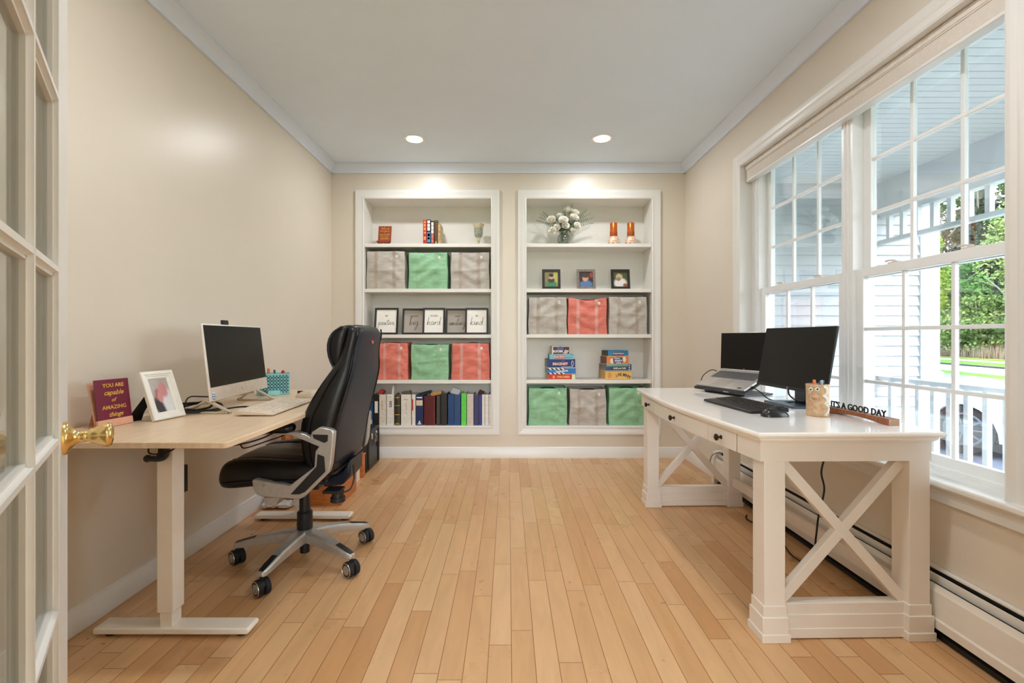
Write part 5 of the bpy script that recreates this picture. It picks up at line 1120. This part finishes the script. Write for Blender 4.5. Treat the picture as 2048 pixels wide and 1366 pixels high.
b = BM(); prism(b, [(xa+.004, zt), (xa+.028, zt), (xa+.034, zt+.008), (xb-.034, zt+.008), (xb-.028, zt), (xb-.004, zt), (xb-.006, zt+.012), (xb+.004, zt+.028), (xb+.002, zt+.042), (xb-.010, zt+.036), (xb-.02, zt+.024), (xa+.02, zt+.024), (xa+.010, zt+.036), (xa-.002, zt+.042), (xa-.004, zt+.028), (xa+.006, zt+.012)], Y0+.050, Y0+.062, 'y')
bx(b, xa+.02, xb-.02, Y0+.06, Y0+.12, zt, zt+.008); bx(b, (xa+xb)/2-.01, (xa+xb)/2+.01, Y0+.09, Y0+.10, zt, zt+.12)
ea = obj('easel', b, MAH, t, world=True, bevel=.002); obj('easel_stud', sph(BM(), ((xa+xb)/2, Y0+.049, zt+.014), .004, 10), CHROME, ea, world=True)
# ---------------------------------------------------------------- goblet
gx = X(957, Y0+.09); t = thing('glass_goblet', 'beige footed mosaic glass candle goblet at the right of the top shelf', 'vase', (gx, Y0+.09, zt))
MOS = mat('mosaic_glass', (196, 200, 180), .2, var=.3, scale=170, coat=.5, col2=(70, 96, 84)); PG = mat('champagne_glass', (206, 194, 160), .15, var=.1, scale=60, coat=.5)
obj('bowl', lathe(BM(), [(.020, .075), (.033, .085), (.040, .105), (.042, .145), (.043, .165), (.040, .165), (.038, .11), (.018, .08)], 28, (gx, Y0+.09, zt)), MOS, t, world=True)
b = BM(); rings = []
for r_, z in ((.0425, .163), (.047, .180), (.054, .203), (.051, .203), (.044, .18), (.040, .163)):
    rings.append([(gx+(r_+(.0025*math.cos(10*a) if z > .19 else 0))*math.cos(a), Y0+.09+(r_+(.0025*math.cos(10*a) if z > .19 else 0))*math.sin(a), zt+z) for a in [2*math.pi*k/40 for k in range(40)]])
obj('flared_rim', loft(b, rings, False, False), PG, t, world=True)
obj('stem', lathe(BM(), [(.030, 0), (.028, .004), (.010, .008), (.007, .018), (.014, .026), (.007, .034), (.016, .042), (.018, .060), (.021, .078), (.0005, .078)], 24, (gx, Y0+.09, zt)), PG, t, world=True)
# ---------------------------------------------------------------- candles on mosaic holders
ztr = zs_(0, True)
COP = mat('copper_candle', (204, 108, 36), .3, metal=.5, var=.1, scale=60); COPR = mat('copper_glitter', (186, 84, 28), .5, metal=.4, var=.35, scale=240, bump=.5, bscale=400)
MOC = mat('cream_mosaic', (232, 218, 192), .3, var=.3, scale=75, col2=(206, 110, 78), coat=.4); MOC.node_tree.nodes['Map Range'].inputs[1].default_value = .40
MOC.node_tree.nodes['Map Range'].inputs[2].default_value = .45
MOC2 = MOC
for px_, lb1, lb2 in ((1227.2, 'copper pillar candle on the left mosaic holder', 'round cream mosaic candle holder, the left of two'), (1261.5, 'copper pillar candle on the right mosaic holder', 'round cream mosaic candle holder, the right of two')):
    cx_ = X(px_, Y0+.07); c_ = (cx_, Y0+.07, ztr)
    t = thing('candle_holder', lb2, 'candle holder', c_, group='mosaic candle holders')
    obj('globe', lathe(BM(), [(.036, 0), (.046, .006), (.053, .024), (.054, .042), (.049, .060), (.040, .070), (.036, .074), (.030, .074), (.030, .068), (.0005, .068)], 32, c_), MOC, t, world=True)
    obj('collar', lathe(BM(), [(.0365, .071), (.042, .073), (.042, .079), (.036, .080), (.033, .0745)], 32, c_, cap0=False, cap1=False), MOC, t, world=True)
    t = thing('pillar_candle', lb1, 'candle', (cx_, Y0+.07, ztr+.0745), group='copper candles')
    obj('wax', lathe(BM(), [(.032, .074), (.0335, .078), (.0335, .206), (.031, .210), (.026, .209), (.0005, .206)], 32, c_), COP, t, world=True)
    obj('glitter_band', lathe(BM(), [(.0336, .079), (.0345, .081), (.0345, .124), (.0336, .126)], 32, c_, cap0=False, cap1=False), COPR, t, world=True)
    obj('wick', cyl(BM(), (cx_, Y0+.07, ztr+.205), (cx_, Y0+.07, ztr+.216), .001, seg=6), INK, t, world=True)
# ---------------------------------------------------------------- vase and flowers
vx, vy = X(1127.5, Y0+.09), Y0+.09; vc = Vector((vx, vy, ztr))
t = thing('glass_vase', 'clear round glass vase on the top shelf of the right bookcase', 'vase', vc)
obj('vase_body', lathe(BM(), [(.0005, .003), (.036, .003), (.050, .02), (.062, .045), (.064, .065), (.054, .092), (.040, .108), (.038, .118), (.046, .136), (.0445, .136), (.037, .119), (.038, .108), (.051, .091), (.060, .066), (.058, .046), (.046, .022), (.030, .007), (.0005, .006)], 36, vc), GLASSV, t, world=True)
obj('foot', lathe(BM(), [(.0005, 0), (.038, 0), (.038, .003), (.0005, .003)], 32, vc), GLASSV, t, world=True)
t = thing('flower_bouquet', 'bouquet of white roses and eucalyptus sprigs in the glass vase', 'flowers', vc+Vector((0, 0, .01)))
LEAFG = mat('eucalyptus_leaf', (116, 136, 104), .55, var=.15, scale=30); LEAFD = mat('dark_leaf', (52, 92, 46), .45, var=.15); STEM = mat('green_stem', (74, 110, 56), .5)
PET = mat('ivory_petal', (240, 236, 224), .55, var=.02); rnd = random.Random(4)
b = BM()
for k in range(16):
    a = rnd.uniform(0, 6.28); r0 = rnd.uniform(0, .03); tube(b, [vc+Vector((r0*math.cos(a), r0*math.sin(a), .012)), vc+Vector((.02*math.cos(a+1.5), .02*math.sin(a+1.5), .06)), vc+Vector((.026*math.cos(a+2.6), .026*math.sin(a+2.6), .125))], .0022, 5)
for k in range(10):
    a = rnd.uniform(0, 6.28); p = vc+Vector((.035*math.cos(a), .035*math.sin(a), rnd.uniform(.015, .06))); M = Matrix.Translation(p) @ Matrix.Rotation(rnd.uniform(0, 6), 4, 'Z') @ Matrix.Rotation(rnd.uniform(-1, 1), 4, 'X'); sph(b, p, .016, 8, .8, .25, 1, M)
obj('stems', b, STEM, t, world=True)
def rose(c, r, d, label=None):
    q = Vector(d).to_track_quat('Z', 'Y').to_matrix().to_4x4(); M0_ = Matrix.Translation(c) @ q; b = BM()
    for ring_, (rr, zz_, n_, op) in enumerate(((.35, .1, 3, .2), (.6, .0, 4, .45), (.85, -.15, 5, .7), (1.05, -.35, 6, .95))):
        for i in range(n_):
            a = 2*math.pi*(i+.37*ring_)/n_; rows = []
            for j in range(5):
                v_ = j/4; row = []
                for s in range(6):
                    u_ = (s/5-.5)*2; aa = a+u_*(.62 if ring_ else .9); rad = r*rr*(.35+.65*math.sin(1.5*v_))*(1+.25*op*v_**3)
                    zz2 = r*(zz_-.35+1.15*v_*(1-.25*op)-.18*u_*u_*v_)
                    row.append(M0_ @ Vector((rad*math.cos(aa), rad*math.sin(aa), zz2)))
                rows.append(row)
            vs = [[b.verts.new(p) for p in row] for row in rows]
            for r1, r2 in zip(vs, vs[1:]):
                for s in range(5): b.faces.new((r1[s], r1[s+1], r2[s+1], r2[s]))
    o = obj('rose', b, PET, t, world=True, angle=180); o.modifiers.new('s', 'SOLIDIFY').thickness = .0012
    return o
def sprig(p0, p1, sag_, n_, lr, m):
    p0, p1 = Vector(p0), Vector(p1); mid = p0.lerp(p1, .5)+Vector((0, 0, sag_)); pts = smooth_pts([p0, mid, p1], 8); b = BM(); tube(b, [p0, mid, p1], .0016, 5, r1=.0008)
    for k in range(n_):
        f = .22+.78*k/n_; p = pts[min(len(pts)-2, int(f*(len(pts)-1)))]; dr_ = (pts[min(len(pts)-1, int(f*(len(pts)-1))+1)]-p).normalized(); s = lr*(1.15-.75*f)
        for sgn in (-1, 1):
            sd = dr_.cross(Vector((rnd.uniform(-.4, .4), -1, rnd.uniform(-.3, .3)))).normalized()*sgn; dv = (sd*.85+dr_*.5).normalized(); up_ = dv.cross(dr_).normalized()
            c_ = p+dv*s*1.1; w2 = dv.cross(up_)*s*.5
            face(b, [p, c_-w2+up_*.001, p+dv*s*2.1, c_+w2+up_*.001])
    o = obj('eucalyptus_sprig', b, m, t, world=True, smooth=False); return o
def VP_(px_, py_, dy=0): return P(px_, py_, vy+dy)
neck = vc+Vector((0, 0, .12))
for k, (tx, ty, dy) in enumerate(((1072, 441, -.03), (1078, 434, .02), (1079, 427, -.01), (1085, 424, .03), (1108, 425, .03), (1126, 414, -.02), (1131, 410, .03), (1145, 407, -.01), (1158, 420, .03), (1175, 419, -.02), (1185, 425, .01), (1188, 435, -.03), (1188, 446, .02), (1176, 437, -.04), (1168, 430, .04), (1092, 445, -.05), (1163, 447, -.05))):
    e = VP_(tx, ty, dy); sprig(neck+Vector((rnd.uniform(-.02, .02), rnd.uniform(-.02, .02), 0)), e, .02 if abs(tx-1128) > 25 else 0, 22, .0115, LEAFG if k % 3 else LEAFD)
for px_, py_, r, dy in ((1102, 439, .034, -.05), (1127, 440, .036, -.07), (1136, 418, .033, -.01), (1151, 424, .030, .0), (1149, 434, .034, -.03), (1131, 451, .030, -.06), (1113, 455, .030, -.05), (1104.5, 461.5, .031, -.06), (1155, 451, .030, -.05), (1120, 431, .026, 0), (1146, 461, .022, -.04), (1139, 428, .026, .02)):
    c_ = VP_(px_, py_, dy); d = (c_-neck).normalized()*.6+Vector((0, -1, .25)); rose(c_, r, d)
b = BM()
for k in range(60):
    a = rnd.uniform(0, 6.28); e = rnd.uniform(0, 1); p = neck+Vector((.085*math.cos(a)*e, .05*math.sin(a)*e-.01, rnd.uniform(.0, .11))); M = Matrix.Translation(p) @ Matrix.Rotation(rnd.uniform(0, 6), 4, 'Z') @ Matrix.Rotation(rnd.uniform(-1.3, 1.3), 4, 'X')
    face(b, [M @ Vector(q) for q in ((0, 0, 0), (.010, .004, .014), (0, .0, .034), (-.010, .004, .014))])
o = obj('leaves', b, LEAFD, t, world=True, smooth=False)
# ---------------------------------------------------------------- board games
def game(label, xl, xr, yt, yb, col, side, rot=0, decos=(), Yf=None, depth=.20, k=3, z0=None, group='stacked board games'):
    Yf = Yf or Y0+.03; x0, x1 = X(xl, Yf), X(xr, Yf); h = (yb-yt)*Yf/F
    t = thing('board_game_box', label, 'board game', ((x0+x1)/2, Yf, z0), R(rot), group=group); w_ = (x1-x0)/math.cos(R(rot))
    ms = [mat('game_%d_%d_%d' % col, col, .4, var=.04, scale=30), mat('game_%d_%d_%d' % side, side, .5, var=.1, scale=30)]
    b = BM(); bx(b, -w_/2, w_/2, 0, depth, h*.06, h); 
    b.faces.ensure_lookup_table()
    for f in b.faces:
        if f.normal.y < .5 and abs(f.normal.x) > .5 or f.calc_center_median().x < -w_/2+.001: f.material_index = 1
    obj('lid', b, ms, t, smooth=False, bevel=.001)
    obj('tray', bx(BM(), -w_/2+.0015, w_/2-.0015, .0015, depth-.0015, 0, h*.07), PAPER, t)
    M = frame_M((-w_/2, -.0006, 0), (1, 0, 0), (0, 0, 1))
    for d in decos: d(t, M, w_, h)
    return z0+h+.0004, t
def gt(s, size, u, v_, col, bold=.0006, rot=0, sx=1, sh=0, name='lettering'):
    def f(t, M, w_, h):
        b = BM(); text(b, s, size, M @ Matrix.Translation((w_*u, h*v_, .0012)) @ Matrix.Rotation(R(rot), 4, 'Z'), .0004, sx=sx, bold=bold, shear=sh)
        obj(name, b, mat('ink_%d_%d_%d' % col, col, .45, var=.0), t, smooth=False)
    return f
def gr(items, col, name='printed_pattern', z=.0006):
    def f(t, M, w_, h):
        b = BM()
        for it in items:
            if it[0] == 'r': _, u0, u1, v0, v1 = it; bx(b, w_*u0, w_*u1, h*v0, h*v1, -.0004, z, M)
            elif it[0] == 'p': prismp = [M @ Vector((w_*a, h*c, z)) for a, c in it[1]]; face(b, prismp)
            else: _, u_, v_, r1, r2 = it; face(b, [M @ Vector((w_*u_+r1*math.cos(a), h*v_+r2*math.sin(a), z)) for a in [2*math.pi*i/20 for i in range(20)]])
        obj(name, b, mat('ink_%d_%d_%d' % col, col, .45, var=.0), t, smooth=False)
    return f
z = zs_(3, True); GL_ = 'left stack of board games'; WHT = (236, 232, 226)
st_ = [('p', [(.02+.15*i, 1), (.10+.15*i, 1), (.17+.15*i, .70), (.09+.15*i, .70)]) for i in range(4)]+[('p', [(.10+.15*i, .0), (.18+.15*i, .0), (.12+.15*i, .26), (.04+.15*i, .26)]) for i in range(4)]
z, _ = game('red board game box at the bottom of the left stack', 1096.5, 1151.5, 749.5, 760, (204, 52, 34), (176, 160, 110), 2, (gt('PARCHEESI', .026, .55, .5, (246, 190, 96), .0010, sx=.92), gr([('r', .86, .985, .08, .92)], (214, 226, 190)), gr([('e', .20, .5, .012, .015)], (244, 150, 100))), z0=z, group=GL_)
z, _ = game('blue board game box with black and white clapper stripes', 1095, 1151.5, 737.2, 749.5, (40, 120, 196), (150, 150, 130), 2, (gr([('r', 0, .62, .70, 1), ('r', 0, .56, 0, .26)], (18, 18, 26), z=.0004), gr(st_, WHT, z=.0009), gt('Guesstures', .030, .50, .5, WHT, .0012, rot=7, sx=.85, sh=.2)), z0=z, group=GL_)
z, _ = game('navy blue board game box with multicoloured title in the left stack', 1094.5, 1150.5, 719.5, 737.2, (22, 48, 112), (128, 124, 104), 2, (gt('IMAGINIFF', .036, .46, .46, (240, 206, 180), .0012, sx=.86), gr([('e', .90, .52, .011, .026)], WHT), gr([('r', .50, .92, .12, .16)], WHT), gr([('e', .56, .80, .018, .006)], (150, 60, 150)), gr([('e', .56, .80, .012, .003)], (22, 48, 112), z=.0010), gr([('e', .90, .52, .007, .020)], (22, 48, 112), z=.0010)), z0=z, group=GL_)
z, _ = game('light blue board game box with red and white lettering', 1099, 1147.5, 709.5, 719.2, (118, 190, 214), (110, 150, 160), 0, (gr([('e', .24+.088*i, .5, .014, .017) for i in range(5)], (206, 56, 56)), gt('KACKO', .027, .415, .5, WHT, .0010, sx=1.08), gr([('r', .62, .86, .22, .34)], (80, 130, 150))), z0=z, group=GL_, depth=.19)
z, _ = game('small cream game box with a dark panel on top of the left stack', 1104, 1140.5, 692.5, 709, (232, 222, 206), (196, 182, 160), 4, (gr([('r', .06, .95, .04, .90)], (70, 62, 70)), gr([('e', .45, .62, .034, .026)], (96, 100, 160), z=.0009), gt('BOOM', .030, .30, .34, WHT, .0014, sx=1.1), gr([('p', [(.60, .1), (.80, .04), (.95, .45), (.72, .55)])], (214, 190, 184), z=.0010)), z0=z, group=GL_, depth=.12)
z = zs_(3, True); GR_ = 'right stack of board games'
cur = [gt(c, .030, .44+.062*i, .60-.10*abs(i-3.5)/3.5-(.12 if i > 7 else 0), (52, 74, 82), .0008, rot=(4-i)*3) for i, c in enumerate('LIKE MINDS') if c != ' ']
def likem(t, M, w_, h):
    b = BM()
    for i, c in enumerate('LIKE MINDS'):
        if c == ' ': continue
        text(b, c, .038, M @ Matrix.Translation((w_*(.42+.056*i), h*(.58-.016*(i-3)**2*.6), .0012)) @ Matrix.Rotation(R(10-3.6*i), 4, 'Z'), .0004, sx=.8, bold=.0006)
    obj('lettering', b, mat('ink_52_74_82', (52, 74, 82), .45), t, smooth=False)
z, _ = game('orange-yellow board game box at the bottom of the right stack', 1210, 1264.5, 742.5, 760, (238, 190, 104), (206, 156, 92), 6, (likem, gr([('e', .16, .5, .020, .030)], (220, 158, 84)), gr([('r', .02+.08*i, .07+.08*i, 0, .05) for i in range(12)], (150, 36, 30)), gr([('r', .02+.08*i, .07+.08*i, .95, 1) for i in range(12)], (120, 24, 30))), z0=z, group=GR_, Yf=Y0+.015)
z, _ = game('teal and navy board game box of colour swatches in the right stack', 1211, 1264, 729.5, 742.5, (44, 84, 118), (134, 120, 104), 7, (gr([('r', .03+.105*i, .125+.105*i, .70, .97) for i in range(8)], (124, 176, 128)), gr([('r', .20, .80, .12, .62)], (52, 70, 104), z=.0004), gt('HUES and CUES', .022, .53, .38, WHT, .0008, sx=.82), gr([('e', .91, .80, .006, .006), ('e', .91, .50, .006, .006), ('e', .91, .2, .006, .006)], WHT)), z0=z, group=GR_, Yf=Y0+.017)
z, _ = game('orange board game box with white cartoon faces in the right stack', 1212.5, 1258, 712.5, 728.5, (232, 132, 60), (116, 72, 56), 8, (gr([('e', .52, .5, .052, .034)], (44, 66, 124)), gr([('e', .24, .42, .018, .024), ('e', .80, .60, .018, .025)], WHT), gt("What's", .020, .48, .76, WHT, .0007, rot=4), gt('yours', .032, .53, .50, WHT, .0012), gt('Like?', .024, .54, .20, WHT, .0008)), z0=z, group=GR_, Yf=Y0+.02, depth=.17)
z, _ = game('bright blue board game box on top of the right stack', 1215.5, 1257.5, 700.5, 712, (28, 130, 176), (64, 66, 50), 9, (gr([('r', .22, .80, .18, .72)], (40, 50, 96)), gt('FUNNYBOX', .020, .51, .45, (246, 210, 180), .0008, sx=1.0)), z0=z, group=GR_, Yf=Y0+.022, depth=.17)
# ================================================================ OUTSIDE: car, trees
CARW = mat('white_car_paint', (214, 218, 224), .2, coat=.8, var=.003); TYRE = mat('tyre', (32, 36, 42), .75, var=.1); RIM = mat('alloy_rim', (120, 130, 142), .35, metal=.7); CGL = mat('car_glass', (40, 50, 58), .08)
t = thing('parked_car', 'white car parked beyond the porch railing', 'car', (6.7, 7.3, -.515))
prof = [(5.16, -.30), (5.10, -.14), (5.08, .05), (5.14, .22), (5.30, .34), (5.9, .42), (6.5, .48), (6.9, .50), (9.35, .53), (9.62, .46), (9.72, .30), (9.74, -.1), (9.66, -.30)]
def arch(c, r=.40, n=12): return [(c+r*math.cos(a), -.30+max(0, r*math.sin(a))*1.22) for a in [math.pi*k/n for k in range(n+1)]]
poly = prof+arch(8.75)+arch(5.98)
b = BM(); rings = [[(x, y, z) for y, z in poly] for x in (5.83, 5.80, 7.58, 7.55)]
for k, sh in ((0, .985), (3, .985)):
    rings[k] = [(p[0], 7.4+(p[1]-7.4)*sh, p[2]*(.98) if p[2] > 0 else p[2]) for p in rings[k]]
rings[0], rings[1] = [(5.80, *p[1:]) for p in rings[0]], [(5.83, *p[1:]) for p in rings[1]]
rings[2], rings[3] = [(7.55, *p[1:]) for p in rings[2]], [(7.58, *p[1:]) for p in rings[3]]
obj('body', loft(b, rings), CARW, t, world=True, angle=30)
b = BM(); cab0 = [(6.25, .47), (9.5, .50), (8.9, .90), (8.4, .96), (7.4, .95)]; loft(b, [[(5.86+ins, y, z) for y, z in cab0] for ins in (0, .02)]+[[(7.52-ins, y, z) for y, z in cab0] for ins in (.02, 0)])
b.free(); b = BM()
lo_ = [(5.86, 6.95, .47), (7.52, 6.95, .47), (7.52, 9.5, .50), (5.86, 9.5, .50)]; hi_ = [(6.02, 7.75, .95), (7.36, 7.75, .95), (7.36, 8.8, .95), (6.02, 8.8, .95)]
loft(b, [lo_, hi_]); obj('cabin_glass', b, CGL, t, world=True, bevel=.05)
b = BM(); bx(b, 6.0, 7.38, 7.7, 8.85, .94, .975)
for x0_, x1_ in ((5.85, 6.01), (7.53, 7.37)):
    for ya_, yb_ in ((6.9, 7.72), (8.15, 8.2), (9.5, 8.82)): tube(b, [(x0_, ya_, .48), (x1_, yb_, .96)], .035, 6, False)
obj('roof', b, CARW, t, world=True, bevel=.02)
for x in (5.82, 7.38):
    for y in (5.98, 8.75):
        wb = BM(); tube(wb, [(x, y, -.17), (x+.02, y, -.17), (x+.18, y, -.17), (x+.20, y, -.17)], .345, 36, False); wh = obj('wheel', wb, TYRE, t, world=True, bevel=.03)
        rb = BM(); sx_ = -1 if x < 6.5 else 1; xo = x-.004 if x < 6.5 else x+.204; M = Matrix(((0, 0, sx_, xo), (1, 0, 0, y), (0, 1, 0, -.17), (0, 0, 0, 1)))
        lathe(rb, [(.205, .0), (.225, .004), (.235, 0)], 36, M=M, cap0=False, cap1=False); lathe(rb, [(.0005, .008), (.05, .008), (.06, 0)], 24, M=M, cap1=False)
        for k in range(10):
            Mk_ = M @ Matrix.Rotation(2*math.pi*k/10, 4, 'Z'); bx(rb, .05, .215, -.010, .010, -.002, .005, Mk_)
        obj('rim', rb, RIM, wh, world=True)
for x in (5.82, 7.44):
    for y in (5.98, 8.75):
        b = BM(); prism(b, arch(y, .43), x+.02, x+.12, 'x'); obj('wheel_well', b, DARK, t, world=True)
CAR = t
b = BM(); bx(b, 5.90, 6.2, 5.07, 5.12, .08, .2); bx(b, 7.18, 7.48, 5.07, 5.12, .08, .2); obj('headlights', b, CHROME, t, world=True, bevel=.02)
CAR.location = (6.64, 8.17, -.515); CAR.rotation_euler = (0, 0, R(25))
def leafmat(name, c, c2): 
    m = mat(name, c, .6, col2=c2, scale=.9, spec=.2); return m
LM_ = {'lime': leafmat('lime_leaves', (150, 164, 52), (98, 130, 40)), 'green': leafmat('green_leaves', (84, 122, 54), (52, 90, 38)), 'dark': leafmat('pine_needles', (50, 70, 50), (34, 54, 40)), 'bare': leafmat('budding_twigs', (122, 108, 96), (84, 84, 68)), 'sage': leafmat('sage_leaves', (124, 142, 76), (84, 108, 58))}
BARK = mat('grey_bark', (150, 142, 130), .9, var=.15, scale=8)
def tree(name, label, cat, x, y, h, w_, kind, n, seed, trunk=True, leaf=.22, low=.15, group='trees beyond the road'):
    rnd = random.Random(seed); t = thing(name, label, cat, (x, y, -.51), rnd.uniform(0, 6), group=group)
    blobs = []
    nb = 16 if kind != 'dark' else 14
    for k in range(nb):
        if kind == 'dark': f = low+(1-low)*k/nb; blobs.append((0, 0, h*f, w_*.55*(1.05-f), h*.06))
        else:
            f = rnd.uniform(low, .92); a = rnd.uniform(0, 6.28); rr = w_*.36*math.sin(math.pi*min(1, f*1.0+.08))**.5*rnd.uniform(.2, 1); blobs.append((rr*math.cos(a), rr*math.sin(a), h*f, w_*rnd.uniform(.16, .30), h*rnd.uniform(.07, .14)))
    b = BM()
    for k in range(n):
        bx0, by0, bz, br, bh = blobs[k % nb]; d = Vector((rnd.gauss(0, 1), rnd.gauss(0, 1), rnd.gauss(0, 1))).normalized()*rnd.uniform(.55, 1.05)**.5
        p = Vector((bx0+d.x*br, by0+d.y*br, bz+d.z*bh)); 
        if p.z < .1: continue
        s = leaf*rnd.uniform(.6, 1.3); u_ = Vector((rnd.gauss(0, 1), rnd.gauss(0, 1), rnd.gauss(0, 1))).normalized()*s; v_ = u_.orthogonal().normalized()*s*(.7 if kind != 'bare' else .18)
        face(b, [p-u_, p-v_, p+u_, p+v_])
    obj('foliage', b, LM_[kind], t, smooth=False)
    if trunk:
        b = BM(); tube(b, [(0, 0, 0), (.15, .05, h*.3), (-.05, .1, h*.6), (0, 0, h*.88)], h*.016, 8, r1=.03)
        for k in range(7):
            f = .25+.08*k; a = 2.4*k; tube(b, [(0, 0, h*f), (w_*.18*math.cos(a), w_*.18*math.sin(a), h*(f+.12)), (w_*.34*math.cos(a), w_*.34*math.sin(a), h*(f+.2))], h*.007, 6, r1=.02)
        obj('trunk', b, BARK, t)
    return t
tree('birch_tree', 'slender tree with yellow-green spring leaves left of the view over the road', 'tree', 39, 43.5, 11.5, 4.2, 'lime', 3800, 21, leaf=.17)
tree('maple_tree', 'fresh green tree standing right behind the yellow-green one', 'tree', 43, 45, 9.5, 5.5, 'green', 4000, 22, leaf=.19)
tree('willow_tree', 'pale branching tree with light green buds at the right of the view', 'tree', 41, 38, 12.5, 6, 'sage', 3600, 23, leaf=.15)
tree('shrub', 'wide round yellowish green shrub at the wood edge', 'shrub', 40, 40.2, 5.4, 6.5, 'sage', 4200, 24, leaf=.15, low=.1, group='shrubs beyond the road')
tree('shrub', 'broad pale green shrub beside the wide round one', 'shrub', 42, 36.5, 5.0, 6.5, 'green', 3800, 25, leaf=.16, low=.1, group='shrubs beyond the road')
tree('pine_tree', 'tall dark pine tree rising behind the fresh green tree', 'tree', 52, 52, 21, 9, 'dark', 5000, 26, leaf=.35)
tree('pine_tree', 'dark pine tree behind the pale branching tree', 'tree', 53, 47, 20, 9, 'dark', 5000, 27, leaf=.35)
tree('bare_tree', 'tall grey-brown budding tree behind the birch', 'tree', 50, 56, 18, 9, 'bare', 5200, 28, leaf=.30)
tree('bare_tree', 'reddish budding tree behind the slender trees', 'tree', 46, 50, 15.5, 8, 'bare', 5200, 29, leaf=.26)
tree('oak_tree', 'large bright green tree high above the right of the wood', 'tree', 58, 54.5, 26, 12, 'green', 5200, 30, leaf=.40)
tree('pine_tree', 'far dark pine closing the right side of the wood', 'tree', 52, 41, 16, 9, 'dark', 4600, 31, leaf=.33)
tree('pine_tree', 'low dark evergreen behind the wide round shrub', 'tree', 44.5, 41.5, 7.5, 7, 'dark', 4400, 32, leaf=.24, low=.05)
tree('oak_tree', 'green tree at the far right beyond the road', 'tree', 46, 30, 14, 9, 'green', 4200, 33, leaf=.3)
tree('bare_tree', 'grey twiggy tree at the far left beyond the road', 'tree', 42, 56, 14, 8, 'bare', 4200, 34, leaf=.26)
b = BM(); rnd = random.Random(9)
for k in range(9000):
    y = rnd.uniform(22, 62); x = 33.5+.22*(y-22)+rnd.uniform(0, 3.5); z = -.5; h = rnd.uniform(.4, 1.2); dx, dy = rnd.uniform(-.15, .15), rnd.uniform(-.15, .15)
    face(b, [(x-.02, y-.03, z), (x+.02, y+.03, z), (x+dx, y+dy, z+h)])
o = obj('dry_grass', b, mat('dry_reed_grass', (156, 142, 116), .9, var=.1), smooth=False); tag(o, 'band of tall dry grass at the edge of the wood', 'grass', kind='stuff')
